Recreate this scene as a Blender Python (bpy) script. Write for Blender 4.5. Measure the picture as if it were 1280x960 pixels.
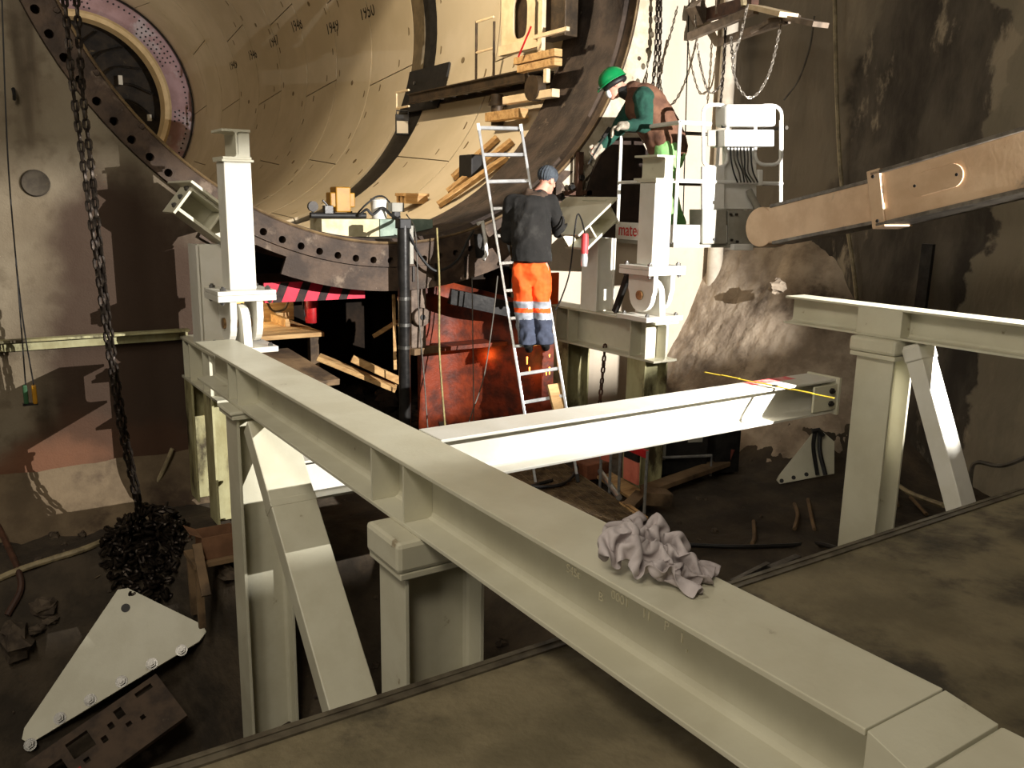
import bpy, bmesh, math, random
from mathutils import Vector, Matrix, noise, Quaternion
random.seed(7)
for o in list(bpy.data.objects): bpy.data.objects.remove(o)
scn = bpy.context.scene
COL = scn.collection
V = Vector
# ------------------------------------------------------------------ camera
F, CX, CY = 1066.0, 640.0, 480.0
RM = Matrix(((0.83581072, -0.10033733, 0.53977111), (-0.5487709, -0.18215826, 0.81588533), (0.01646001, -0.97813639, -0.20731203)))
CP = V((0, 0, 1.6))          # eye height above the slab, slab top is z = 0
cam = bpy.data.cameras.new('camera'); cam.sensor_width = 36; cam.lens = F / 1280 * 36; cam.clip_start = .05; cam.clip_end = 200
camo = bpy.data.objects.new('camera', cam); COL.objects.link(camo)
cm = Matrix(((RM[0][0], -RM[0][1], -RM[0][2]), (RM[1][0], -RM[1][1], -RM[1][2]), (RM[2][0], -RM[2][1], -RM[2][2]))).to_4x4()
cm.translation = CP; camo.matrix_world = cm
scn.camera = camo
# ------------------------------------------------------------------ world, lights, exposure
w = bpy.data.worlds.new('world'); scn.world = w; w.use_nodes = True
w.node_tree.nodes['Background'].inputs[0].default_value = (1.0, .92, .78, 1)
w.node_tree.nodes['Background'].inputs[1].default_value = .05
scn.view_settings.view_transform = 'Standard'; scn.view_settings.look = 'None'
scn.view_settings.exposure = 0; scn.view_settings.gamma = 1
try: scn.view_settings.use_curve_mapping = False
except Exception: pass
def lamp(name, typ, loc, energy, color=(1, 1, 1), aim=None, **k):
    l = bpy.data.lights.new(name, typ); l.energy = energy; l.color = color
    for a, b in k.items(): setattr(l, a, b)
    o = bpy.data.objects.new(name, l); COL.objects.link(o); o.location = loc
    if aim is not None: o.rotation_euler = (V(aim) - V(loc)).to_track_quat('-Z', 'Y').to_euler()
    return o
FL = V((6.15, -.5, 2.45))                  # work floodlight on its tripod, right of the picture
lamp('floodlight_beam', 'SPOT', FL, 8000, (1, .97, .93), aim=FL + V((.0, 1, .0)), spot_size=math.radians(134), spot_blend=1.0, shadow_soft_size=.012)
lamp('tunnel_lamp', 'SPOT', (3.4, 10.0, 5.6), 900, (1, .81, .56), aim=(6.8, 11.6, 2.6), spot_size=math.radians(90), spot_blend=.16, shadow_soft_size=.10)
lamp('tunnel_glow', 'POINT', (3.9, 11.0, 6.6), 11, (1, .83, .60), shadow_soft_size=.3)
lamp('tunnel_end_lamp', 'POINT', (3.2, 27.8, 5.6), 60, (1, .88, .72), shadow_soft_size=.3)
lamp('trench_lamp', 'POINT', (2.75, 10.3, .50), 26, (1, .82, .52), shadow_soft_size=.05)
lamp('cutting_glow', 'POINT', (5.3, 8.55, -.2), 2.5, (1, .32, .06), shadow_soft_size=.08)
lamp('shaft_lamp', 'AREA', (-2.5, -1.5, 6.5), 230, (1, .90, .74), aim=(2.5, 3.5, 0), size=2.0)
lamp('side_fill', 'AREA', (-4.5, .2, 2.6), 70, (1, .92, .78), aim=(2.0, 2.2, .2), size=1.2)  # added unseen fill from the left that brightens the long beam's web
lamp('wall_fill', 'AREA', (-1.5, 3.0, 5.5), 130, (1, .92, .80), aim=(0.4, 8.2, 1.2), size=1.2)  # added unseen fill that lifts the dark upper left wall

# ------------------------------------------------------------------ helpers
def ray(u, v): return RM @ V(((u - CX) / F, (v - CY) / F, 1.0))
def bp(u, v, d): return CP + ray(u, v) * d
def on_y(u, v, y): d = ray(u, v); return CP + d * (y / d.y)
def on_x(u, v, x): d = ray(u, v); return CP + d * (x / d.x)
def on_z(u, v, z): d = ray(u, v); return CP + d * ((z - CP.z) / d.z)
def S(r, g, b): return tuple(((c / 255) / 12.92 if c / 255 <= .04045 else ((c / 255 + .055) / 1.055) ** 2.4) for c in (r, g, b))
MATS = {}
def mat(name, c1, c2=None, scale=4, rough=.6, bump=0., bscale=30, metal=0., stretch=(1, 1, 1), c3=None, s3=1.5, lo3=.5, hi3=.62, lo=.35, hi=.65, emit=0, detail=6, world=False, alpha=1):
    if name in MATS: return MATS[name]
    m = bpy.data.materials.new(name); MATS[name] = m; m.use_nodes = True
    nt = m.node_tree; N = nt.nodes; L = nt.links; b = N['Principled BSDF']
    b.inputs['Roughness'].default_value = rough; b.inputs['Metallic'].default_value = metal
    b.inputs['Specular IOR Level'].default_value = .35
    b.inputs['Base Color'].default_value = (*c1, 1)
    if world:
        g = N.new('ShaderNodeNewGeometry'); src = g.outputs['Position']
    else:
        g = N.new('ShaderNodeTexCoord'); src = g.outputs['Object']
    mp = N.new('ShaderNodeMapping'); L.new(src, mp.inputs['Vector']); mp.inputs['Scale'].default_value = stretch
    col = None
    if c2 is not None:
        n = N.new('ShaderNodeTexNoise'); n.inputs['Scale'].default_value = scale; n.inputs['Detail'].default_value = detail; n.inputs['Roughness'].default_value = .6
        L.new(mp.outputs[0], n.inputs['Vector'])
        r = N.new('ShaderNodeMapRange'); r.inputs[1].default_value = lo; r.inputs[2].default_value = hi; r.interpolation_type = 'SMOOTHSTEP'
        L.new(n.outputs[0], r.inputs[0])
        mx = N.new('ShaderNodeMix'); mx.data_type = 'RGBA'; mx.inputs[6].default_value = (*c1, 1); mx.inputs[7].default_value = (*c2, 1)
        L.new(r.outputs[0], mx.inputs[0]); col = mx.outputs[2]
        if c3 is not None:
            n3 = N.new('ShaderNodeTexNoise'); n3.inputs['Scale'].default_value = s3; n3.inputs['Detail'].default_value = 8; n3.inputs['Roughness'].default_value = .65
            L.new(mp.outputs[0], n3.inputs['Vector'])
            r3 = N.new('ShaderNodeMapRange'); r3.inputs[1].default_value = lo3; r3.inputs[2].default_value = hi3; r3.interpolation_type = 'SMOOTHSTEP'
            L.new(n3.outputs[0], r3.inputs[0])
            m3 = N.new('ShaderNodeMix'); m3.data_type = 'RGBA'; L.new(col, m3.inputs[6]); m3.inputs[7].default_value = (*c3, 1)
            L.new(r3.outputs[0], m3.inputs[0]); col = m3.outputs[2]
        L.new(col, b.inputs['Base Color'])
    if bump:
        nb = N.new('ShaderNodeTexNoise'); nb.inputs['Scale'].default_value = bscale; nb.inputs['Detail'].default_value = 5
        L.new(mp.outputs[0], nb.inputs['Vector'])
        bu = N.new('ShaderNodeBump'); bu.inputs['Strength'].default_value = bump; bu.inputs['Distance'].default_value = .02
        L.new(nb.outputs[0], bu.inputs['Height']); L.new(bu.outputs[0], b.inputs['Normal'])
    if emit:
        b.inputs['Emission Color'].default_value = (*c1, 1); b.inputs['Emission Strength'].default_value = emit
    return m

ORG = {}
def setp(o, label=None, cat=None, group=None, kind=None):
    if label: o['label'] = label
    if cat: o['category'] = cat
    if group: o['group'] = group
    if kind: o['kind'] = kind
    return o
def thing(name, loc, label, cat, group=None, kind=None):
    o = bpy.data.objects.new(name, None); COL.objects.link(o); o.location = loc; o.empty_display_size = .1
    ORG[o.name] = V(loc)
    return setp(o, label, cat, group, kind)
def frame(axis, up=V((0, 0, 1))):
    a = V(axis).normalized(); u = V(up)
    if abs(a.dot(u.normalized())) > .999: u = V((1, 0, 0)) if abs(a.x) < .9 else V((0, 1, 0))
    s = u.cross(a).normalized(); u = a.cross(s).normalized()
    return a, s, u          # axis, side, up
class MB:
    rs = 1.0
    def __init__(s): s.v = []; s.f = []; s.mi = []; s.m = 0
    def add(s, vs, fs):
        k = len(s.v); s.v += [V(p) for p in vs]
        for f in fs: s.f.append([i + k for i in f]); s.mi.append(s.m)
        return s
    def box(s, c, d, ax=None):
        c = V(c); h = [x / 2 for x in d]
        X, Y, Z = ax if ax else (V((1, 0, 0)), V((0, 1, 0)), V((0, 0, 1)))
        vs = [c + X * (i * h[0]) + Y * (j * h[1]) + Z * (k * h[2]) for k in (-1, 1) for j in (-1, 1) for i in (-1, 1)]
        return s.add(vs, [(0, 2, 3, 1), (4, 5, 7, 6), (0, 1, 5, 4), (2, 6, 7, 3), (0, 4, 6, 2), (1, 3, 7, 5)])
    def bb(s, a, b):
        a, b = V(a), V(b); return s.box((a + b) / 2, [abs(x) for x in (b - a)])
    def bar(s, p, q, w, h, up=V((0, 0, 1))):      # box along p-q: w sideways, h along up
        p, q = V(p), V(q); a, si, u = frame(q - p, up)
        return s.box((p + q) / 2, ((q - p).length, w, h), (a, si, u))
    def prism(s, poly, o, ex, ey, ez):            # poly in (ex,ey), extruded by vector ez
        o = V(o); n = len(poly)
        lo = [o + V(ex) * x + V(ey) * y for x, y in poly]; hi = [p + V(ez) for p in lo]
        return s.add(lo + hi, [tuple(range(n))[::-1], tuple(range(n, 2 * n))] + [(i, (i + 1) % n, n + (i + 1) % n, n + i) for i in range(n)])
    def hbeam(s, p, q, h, b, tf=.018, tw=.011, up=V((0, 0, 1)), r=.02):
        p, q = V(p), V(q); a, si, u = frame(q - p, up)
        H, B, T = h / 2, b / 2, tw / 2
        poly = [(-B, -H), (B, -H), (B, -H + tf), (T + r, -H + tf), (T + r * .3, -H + tf + r * .3), (T, -H + tf + r), (T, H - tf - r), (T + r * .3, H - tf - r * .3), (T + r, H - tf), (B, H - tf), (B, H),
                (-B, H), (-B, H - tf), (-T - r, H - tf), (-T - r * .3, H - tf - r * .3), (-T, H - tf - r), (-T, -H + tf + r), (-T - r * .3, -H + tf + r * .3), (-T - r, -H + tf), (-B, -H + tf)]
        return s.prism(poly, p, si, u, q - p)
    def cyl(s, p, q, r0, r1=None, n=12, cap=True):
        p, q = V(p), V(q); r1 = r0 if r1 is None else r1; a, si, u = frame(q - p)
        vs = [p + (si * math.cos(t) + u * math.sin(t)) * r0 for t in [2 * math.pi * i / n for i in range(n)]]
        vs += [q + (si * math.cos(t) + u * math.sin(t)) * r1 for t in [2 * math.pi * i / n for i in range(n)]]
        fs = [(i, (i + 1) % n, n + (i + 1) % n, n + i) for i in range(n)]
        if cap: fs += [tuple(range(n))[::-1], tuple(range(n, 2 * n))]
        return s.add(vs, fs)
    def tube(s, pts, r, n=7, closed=False):
        pts = [V(p) for p in pts]; m = len(pts); vs = []; up = V((0.13, 0.21, 1)).normalized()
        for i in range(m):
            if closed: t = pts[(i + 1) % m] - pts[i - 1]
            else: t = pts[min(i + 1, m - 1)] - pts[max(i - 1, 0)]
            a, si, u = frame(t, up); up = u
            rr = r[i] if isinstance(r, (list, tuple)) else r
            vs += [pts[i] + (si * math.cos(2 * math.pi * k / n) + u * math.sin(2 * math.pi * k / n)) * rr for k in range(n)]
        fs = []
        for i in range(m if closed else m - 1):
            j = (i + 1) % m
            for k in range(n): fs.append((i * n + k, i * n + (k + 1) % n, j * n + (k + 1) % n, j * n + k))
        if not closed: fs += [tuple(range(n))[::-1], tuple(range((m - 1) * n, m * n))]
        return s.add(vs, fs)
    def lathe(s, prof, o, ax=V((0, 0, 1)), n=20):  # prof: (r, h)
        o = V(o); a, si, u = frame(ax); vs = []; fs = []
        for r, h in prof: vs += [o + a * h + (si * math.cos(2 * math.pi * k / n) + u * math.sin(2 * math.pi * k / n)) * max(r, 1e-4) for k in range(n)]
        for i in range(len(prof) - 1):
            for k in range(n): fs.append((i * n + k, i * n + (k + 1) % n, (i + 1) * n + (k + 1) % n, (i + 1) * n + k))
        fs += [tuple(range(n))[::-1], tuple(range((len(prof) - 1) * n, len(prof) * n))]
        return s.add(vs, fs)
    def cap(s, p, q, r0, r1, n=12, flat=None, fa=1.0):  # tapered capsule, optionally squashed along flat
        p, q = V(p), V(q); d = q - p; r0 *= MB.rs; r1 *= MB.rs
        if d.length < 1e-5: d = V((0, 0, 1e-4)); q = p + d
        a, si, u = frame(d); rings = []
        for k in range(1, 5):
            t = math.pi / 2 * (1 - k / 5 * 1.0); t = math.pi / 2 - k * math.pi / 10
            rings.append((p - a * (r0 * math.sin(t)), r0 * math.cos(t)))
        rings.append((p, r0)); rings.append((q, r1))
        for k in range(1, 5): t = k * math.pi / 10; rings.append((q + a * (r1 * math.sin(t)), r1 * math.cos(t)))
        vs = []
        for c, r in rings:
            for k in range(n):
                o = (si * math.cos(2 * math.pi * k / n) + u * math.sin(2 * math.pi * k / n)) * r
                if flat is not None: fl = V(flat).normalized(); o = o - fl * o.dot(fl) * (1 - fa)
                vs.append(c + o)
        m = len(rings); fs = []
        for i in range(m - 1):
            for k in range(n): fs.append((i * n + k, i * n + (k + 1) % n, (i + 1) * n + (k + 1) % n, (i + 1) * n + k))
        vs.append(p - a * r0); vs.append(q + a * r1)
        fs += [(m * n, (k + 1) % n, k) for k in range(n)] + [(m * n + 1, (m - 1) * n + k, (m - 1) * n + (k + 1) % n) for k in range(n)]
        return s.add(vs, fs)
    def ell(s, c, rx, ry, rz, ax=None, n=14):
        c = V(c); X, Y, Z = ax if ax else (V((1, 0, 0)), V((0, 1, 0)), V((0, 0, 1))); vs = []; fs = []; m = 9
        for i in range(1, m):
            t = math.pi * i / m
            for k in range(n): vs.append(c + X * (rx * math.sin(t) * math.cos(2 * math.pi * k / n)) + Y * (ry * math.sin(t) * math.sin(2 * math.pi * k / n)) + Z * (rz * math.cos(t)))
        for i in range(m - 2):
            for k in range(n): fs.append((i * n + k, (i + 1) * n + k, (i + 1) * n + (k + 1) % n, i * n + (k + 1) % n))
        vs += [c + Z * rz, c - Z * rz]; q = (m - 1) * n
        fs += [(q, k, (k + 1) % n) for k in range(n)] + [(q + 1, (m - 2) * n + (k + 1) % n, (m - 2) * n + k) for k in range(n)]
        return s.add(vs, fs)
    def grid(s, fn, nu, nv):
        vs = [fn(i / nu, j / nv) for j in range(nv + 1) for i in range(nu + 1)]
        fs = [(j * (nu + 1) + i, j * (nu + 1) + i + 1, (j + 1) * (nu + 1) + i + 1, (j + 1) * (nu + 1) + i) for j in range(nv) for i in range(nu)]
        return s.add(vs, fs)
    def mesh(s, name, mats, org=V((0, 0, 0)), smooth=False):
        me = bpy.data.meshes.new(name); me.from_pydata([p - org for p in s.v], [], s.f)
        for m in (mats if isinstance(mats, (list, tuple)) else [mats]): me.materials.append(m)
        me.polygons.foreach_set('material_index', s.mi)
        bm = bmesh.new(); bm.from_mesh(me); bmesh.ops.recalc_face_normals(bm, faces=bm.faces); bm.to_mesh(me); bm.free()
        if smooth:
            me.polygons.foreach_set('use_smooth', [True] * len(me.polygons))
            try: me.set_sharp_from_angle(angle=math.radians(42))
            except Exception: pass
        me.update(); return me
    def base(s):
        xs = [p.x for p in s.v]; ys = [p.y for p in s.v]; zs = [p.z for p in s.v]
        return V(((min(xs) + max(xs)) / 2, (min(ys) + max(ys)) / 2, min(zs)))
    def build(s, name, mats, parent=None, label=None, cat=None, group=None, kind=None, smooth=False, bevel=0, origin=None):
        base = origin if origin is not None else s.base()
        if parent is not None: base = ORG[parent.name] if origin is None else origin
        me = s.mesh(name, mats, base, smooth)
        o = bpy.data.objects.new(name, me); COL.objects.link(o)
        if parent is not None: o.parent = parent; o.location = base - ORG[parent.name]
        else: o.location = base
        ORG[o.name] = V(base)
        if bevel:
            b = o.modifiers.new('bevel', 'BEVEL'); b.width = bevel; b.segments = 2; b.limit_method = 'ANGLE'; b.angle_limit = math.radians(50)
        return setp(o, label, cat, group, kind)
def bake(o):                                    # apply the modifiers of o
    bpy.context.view_layer.update()
    dg = bpy.context.evaluated_depsgraph_get(); me = bpy.data.meshes.new_from_object(o.evaluated_get(dg)); old = o.data; nm = old.name
    o.modifiers.clear(); o.data = me; bpy.data.meshes.remove(old); me.name = nm
    return o
def inst(src, name, parent, loc, rot=None, scale=None):   # a piece that shares mesh data
    o = bpy.data.objects.new(name, src); COL.objects.link(o); o.parent = parent
    o.location = V(loc) - (ORG[parent.name] if parent else V((0, 0, 0)))
    if rot is not None: o.rotation_mode = 'QUATERNION'; o.rotation_quaternion = rot
    if scale: o.scale = scale
    return o
def text_mesh(body, size, depth=.002):
    c = bpy.data.curves.new('lettering', 'FONT'); c.body = body; c.size = size; c.extrude = depth; c.resolution_u = 3
    o = bpy.data.objects.new('lettering', c); COL.objects.link(o); bpy.context.view_layer.update()
    me = bpy.data.meshes.new_from_object(o.evaluated_get(bpy.context.evaluated_depsgraph_get()))
    bpy.data.objects.remove(o); return me
def place_text(name, body, size, m, parent, o, ex, ey, depth=.002, label=None):
    me = text_mesh(body, size, depth); me.name = name; me.materials.clear(); me.materials.append(m)
    ex = V(ex).normalized(); ey = V(ey); ey = (ey - ex * ey.dot(ex)).normalized(); ez = ex.cross(ey)
    M = Matrix((ex, ey, ez)).transposed()
    ob = inst(me, name, parent, o, M.to_quaternion()); ORG[ob.name] = V(o)
    if label: ob['label'] = label
    return ob
def curve_pts(pts, n=8):                         # Catmull-Rom
    pts = [V(p) for p in pts]; out = []
    P = [pts[0] * 2 - pts[1]] + pts + [pts[-1] * 2 - pts[-2]]
    for i in range(1, len(P) - 2):
        a, b, c, d = P[i - 1:i + 3]
        for k in range(n):
            t = k / n
            out.append(.5 * ((2 * b) + (c - a) * t + (2 * a - 5 * b + 4 * c - d) * t * t + (3 * b - a - 3 * c + d) * t ** 3))
    out.append(pts[-1]); return out
def nz(x, y, z=0, s=1.0): return noise.noise(V((x * s, y * s, z * s)))
def fbm(x, y, z=0, s=1.0, o=4): return noise.fractal(V((x * s, y * s, z * s)), .9, 2.1, o)
X_, Y_, Z_ = V((1, 0, 0)), V((0, 1, 0)), V((0, 0, 1))

# ------------------------------------------------------------------ materials
WHITE = mat('white_paint', S(200, 196, 174), S(190, 185, 162), 3, .42, .04, 60, c3=S(140, 128, 104), s3=6, lo3=.655, hi3=.74)
WHITE2 = mat('white_paint_clean', S(216, 213, 202), S(206, 202, 188), 3, .4, .03, 60)
WGREEN = mat('stained_white_paint', S(170, 165, 125), S(140, 132, 92), 5, .55, .08, 40, c3=S(60, 50, 32), s3=3.2, lo3=.5, hi3=.66, stretch=(1, 1, .5))
STEEL = mat('bare_steel', S(120, 118, 114), S(90, 88, 84), 12, .35, .05, 60, metal=.8)
DKSTEEL = mat('dark_steel', S(52, 47, 42), S(30, 27, 24), 8, .5, .1, 40, metal=.35)
RUST = mat('rusty_plate', S(84, 67, 53), S(56, 44, 35), 5, .68, .3, 30, c3=S(116, 100, 84), s3=4, lo3=.58, hi3=.70, metal=.1)
RUSTB = mat('brown_rust', S(86, 56, 40), S(58, 38, 28), 6, .7, .2, 30)
SEAL = mat('wire_brush_seal', S(74, 62, 54), S(40, 33, 29), 3, .75, .5, 26, stretch=(1, 1, 1), c3=S(110, 96, 84), s3=6, lo3=.6, hi3=.75)
SEGM = mat('segment_concrete', S(206, 192, 166), S(196, 182, 154), 1.0, .8, .04, 25, c3=S(176, 160, 130), s3=2.4, lo3=.64, hi3=.85)
JOINT = mat('joint_dark', S(88, 76, 58), rough=.9)
BLACK = mat('black_rubber', S(22, 21, 20), S(34, 32, 30), 10, .55)
BLKMET = mat('black_metal', S(34, 33, 32), S(52, 50, 48), 9, .35, .05, 30, metal=.5)
CHAIN = mat('chain_steel', S(62, 54, 46), S(40, 34, 30), 30, .42, metal=.75)
GALV = mat('galvanised_steel', S(168, 168, 166), S(140, 140, 138), 14, .35, metal=.6)
ALU = mat('aluminium', S(206, 207, 208), S(180, 180, 180), 8, .3, metal=.55)
WOOD = mat('timber', S(196, 160, 108), S(164, 126, 80), 3, .7, .15, 30, stretch=(1, 6, 6), c3=S(110, 84, 54), s3=1.6, lo3=.58, hi3=.72)
WOODD = mat('dirty_timber', S(124, 100, 72), S(88, 70, 50), 3, .75, .15, 30, c3=S(58, 46, 34), s3=2, lo3=.5, hi3=.66)
DIRT = mat('mud', S(70, 60, 47), S(48, 41, 32), 2.6, .92, .9, 14, c3=S(84, 70, 54), s3=1.1, lo3=.55, hi3=.72, world=True)
SLAB = mat('slab_concrete', S(120, 109, 84), S(98, 89, 67), 3, .8, .35, 30, c3=S(56, 50, 39), s3=.9, lo3=.47, hi3=.60, world=True)
BANK = mat('bank_concrete', S(168, 152, 132), S(130, 115, 98), 3, .9, .8, 16, c3=S(86, 74, 62), s3=1.5, lo3=.55, hi3=.72, world=True)
ORANGE = mat('orange_steel', S(126, 50, 22), S(74, 32, 19), 5, .55, .25, 25, c3=S(60, 28, 18), s3=2.5, lo3=.55, hi3=.7)
RED = mat('red_paint', S(186, 30, 34), S(150, 24, 28), 8, .45)
YEL = mat('yellow_plastic', S(170, 122, 28), S(150, 104, 20), 6, .45)
YRULE = mat('yellow_rule', S(206, 178, 52), S(190, 160, 40), 6, .5)
HOSE = mat('cream_hose', S(150, 136, 104), S(110, 98, 74), 9, .6)
CABLE = mat('grey_cable', S(96, 90, 80), S(70, 64, 56), 9, .6)
CARD = mat('cardboard', S(128, 92, 66), S(104, 74, 52), 5, .85)

def wall_material():
    m = bpy.data.materials.new('shaft_concrete'); m.use_nodes = True; nt = m.node_tree; N = nt.nodes; L = nt.links; b = N['Principled BSDF']
    b.inputs['Roughness'].default_value = .85; b.inputs['Specular IOR Level'].default_value = .25
    g = N.new('ShaderNodeNewGeometry')
    def nz_(scale, st, lo, hi, detail=6):
        mp = N.new('ShaderNodeMapping'); mp.inputs['Scale'].default_value = st; L.new(g.outputs['Position'], mp.inputs['Vector'])
        n = N.new('ShaderNodeTexNoise'); n.inputs['Scale'].default_value = scale; n.inputs['Detail'].default_value = detail; L.new(mp.outputs[0], n.inputs['Vector'])
        r = N.new('ShaderNodeMapRange'); r.inputs[1].default_value = lo; r.inputs[2].default_value = hi; r.interpolation_type = 'SMOOTHSTEP'; L.new(n.outputs[0], r.inputs[0])
        return r.outputs[0], n.outputs[0]
    def mixc(f, a, c, amt=1.0):
        mx = N.new('ShaderNodeMix'); mx.data_type = 'RGBA'; mx.inputs[7].default_value = (*c, 1)
        if isinstance(a, tuple): mx.inputs[6].default_value = (*a, 1)
        else: L.new(a, mx.inputs[6])
        mu = N.new('ShaderNodeMath'); mu.operation = 'MULTIPLY'; mu.inputs[1].default_value = amt; L.new(f, mu.inputs[0]); L.new(mu.outputs[0], mx.inputs[0]); return mx.outputs[2]
    def blob(c, rad, nscale, namp):              # an irregular stain with a place of its own
        n = N.new('ShaderNodeTexNoise'); n.inputs['Scale'].default_value = nscale; n.inputs['Detail'].default_value = 5; L.new(g.outputs['Position'], n.inputs['Vector'])
        sb = N.new('ShaderNodeVectorMath'); sb.operation = 'SUBTRACT'; L.new(g.outputs['Position'], sb.inputs[0]); sb.inputs[1].default_value = c
        sc = N.new('ShaderNodeVectorMath'); sc.operation = 'DIVIDE'; L.new(sb.outputs[0], sc.inputs[0]); sc.inputs[1].default_value = rad
        ln = N.new('ShaderNodeVectorMath'); ln.operation = 'LENGTH'; L.new(sc.outputs[0], ln.inputs[0])
        ma = N.new('ShaderNodeMath'); ma.operation = 'MULTIPLY_ADD'; L.new(n.outputs[0], ma.inputs[0]); ma.inputs[1].default_value = namp; L.new(ln.outputs['Value'], ma.inputs[2])
        r = N.new('ShaderNodeMapRange'); r.inputs[1].default_value = 1.0 + namp * .5; r.inputs[2].default_value = .55 + namp * .5; r.interpolation_type = 'SMOOTHSTEP'; L.new(ma.outputs[0], r.inputs[0]); return r.outputs[0]
    c = mixc(nz_(1.6, (1, 1, .7), .35, .65)[0], S(176, 164, 142), S(152, 138, 116))
    c = mixc(nz_(7, (1, 1, 1), .5, .72)[0], c, S(126, 112, 92), .6)
    c = mixc(nz_(1.3, (1.6, 1, .18), .56, .68)[0], c, S(92, 78, 62), .75)        # run-off streaks
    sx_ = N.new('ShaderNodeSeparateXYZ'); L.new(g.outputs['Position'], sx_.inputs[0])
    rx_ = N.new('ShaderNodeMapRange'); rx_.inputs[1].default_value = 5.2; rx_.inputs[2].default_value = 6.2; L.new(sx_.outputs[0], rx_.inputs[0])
    c = mixc(rx_.outputs[0], c, S(206, 192, 172), .7)                           # fewer stains right of the ring, plus floodlit brightness put into the colour
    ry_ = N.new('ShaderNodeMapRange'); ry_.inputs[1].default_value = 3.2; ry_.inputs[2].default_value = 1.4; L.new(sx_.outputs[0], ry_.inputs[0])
    mm_ = N.new('ShaderNodeMix'); mm_.data_type = 'RGBA'; mm_.blend_type = 'MULTIPLY'; mm_.inputs[7].default_value = (.46, .44, .41, 1); L.new(c, mm_.inputs[6]); L.new(ry_.outputs[0], mm_.inputs[0]); c = mm_.outputs[2]                            # grime left of the ring, darkened further in colour for weaker floodlight
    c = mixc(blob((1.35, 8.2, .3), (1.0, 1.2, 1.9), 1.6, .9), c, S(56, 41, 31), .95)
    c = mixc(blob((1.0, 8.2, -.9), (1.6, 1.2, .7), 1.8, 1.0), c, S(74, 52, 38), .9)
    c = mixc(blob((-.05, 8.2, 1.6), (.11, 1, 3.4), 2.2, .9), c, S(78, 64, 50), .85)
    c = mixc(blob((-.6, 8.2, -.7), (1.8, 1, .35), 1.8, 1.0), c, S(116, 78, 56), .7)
    L.new(c, b.inputs['Base Color'])
    _, h1 = nz_(9, (1, 1, 1), 0, 1); _, h2 = nz_(60, (1, 1, 1), 0, 1)
    ad = N.new('ShaderNodeMath'); ad.operation = 'MULTIPLY_ADD'; L.new(h2, ad.inputs[0]); ad.inputs[1].default_value = .35; L.new(h1, ad.inputs[2])
    bu = N.new('ShaderNodeBump'); bu.inputs['Strength'].default_value = .35; bu.inputs['Distance'].default_value = .03; L.new(ad.outputs[0], bu.inputs['Height']); L.new(bu.outputs[0], b.inputs['Normal'])
    return m
WALL = wall_material()
def shot_material():
    m = mat('shotcrete', S(96, 88, 76), S(56, 50, 43), 1.6, .92, .9, 11, stretch=(1, 1, .35), c3=S(150, 137, 116), s3=.75, lo3=.50, hi3=.55, world=True)
    nt = m.node_tree; N = nt.nodes; L = nt.links; b = N['Principled BSDF']; src = b.inputs['Base Color'].links[0].from_socket
    g = N.new('ShaderNodeNewGeometry'); sp = N.new('ShaderNodeSeparateXYZ'); L.new(g.outputs['Position'], sp.inputs[0])
    n = N.new('ShaderNodeTexNoise'); n.inputs['Scale'].default_value = 1.3; n.inputs['Detail'].default_value = 6; L.new(g.outputs['Position'], n.inputs['Vector'])
    def ma(op, a, c, d=None):
        q = N.new('ShaderNodeMath'); q.operation = op
        for i, v in enumerate((a, c, d)):
            if v is None: continue
            if isinstance(v, (int, float)): q.inputs[i].default_value = v
            else: L.new(v, q.inputs[i])
        return q.outputs[0]
    t = ma('ADD', ma('MULTIPLY_ADD', sp.outputs[2], .18, sp.outputs[1]), ma('MULTIPLY_ADD', n.outputs[0], .9, -.45))
    r1 = N.new('ShaderNodeMapRange'); r1.inputs[1].default_value = 6.86; r1.inputs[2].default_value = 6.94; L.new(t, r1.inputs[0])
    t2 = ma('MULTIPLY_ADD', n.outputs[0], 2.2, sp.outputs[1]); r2 = N.new('ShaderNodeMapRange'); r2.inputs[1].default_value = 5.72; r2.inputs[2].default_value = 5.66; L.new(t2, r2.inputs[0])
    for r, c in ((r1, S(118, 108, 92)), (r2, S(132, 122, 103))):      # smooth plastered strips either side of the rough shotcrete
        mx = N.new('ShaderNodeMix'); mx.data_type = 'RGBA'; L.new(src, mx.inputs[6]); mx.inputs[7].default_value = (*c, 1); L.new(ma('MULTIPLY', r.outputs[0], .85), mx.inputs[0]); src = mx.outputs[2]
    L.new(src, b.inputs['Base Color'])
    return m
SHOT = shot_material()

# ------------------------------------------------------------------ structure
YW = 8.2
XC, ZC = 3.95, 4.46                     # tunnel axis
RI, RB, RSE, RO = 3.20, 3.465, 3.53, 3.78
TX0, TX1 = 2.05, 5.95                   # trench under the ring
def boolean(o, cutter_mb):
    c = cutter_mb.build('cutter', WALL); md = o.modifiers.new('cut', 'BOOLEAN'); md.operation = 'DIFFERENCE'; md.object = c; md.solver = 'EXACT'
    bake(o); bpy.data.objects.remove(c); return o
m = MB(); m.bb((-6, YW, -3), (9.2, YW + .9, 9.5))
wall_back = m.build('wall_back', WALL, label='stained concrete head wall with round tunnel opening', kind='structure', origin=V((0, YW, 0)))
c = MB(); c.cyl((XC, YW - 1, ZC), (XC, YW + 2, ZC), RSE + .004, n=128); boolean(wall_back, c)
c = MB(); c.bb((TX0, YW - 1, -4), (TX1, YW + 2, 1.9)); boolean(wall_back, c)
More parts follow.
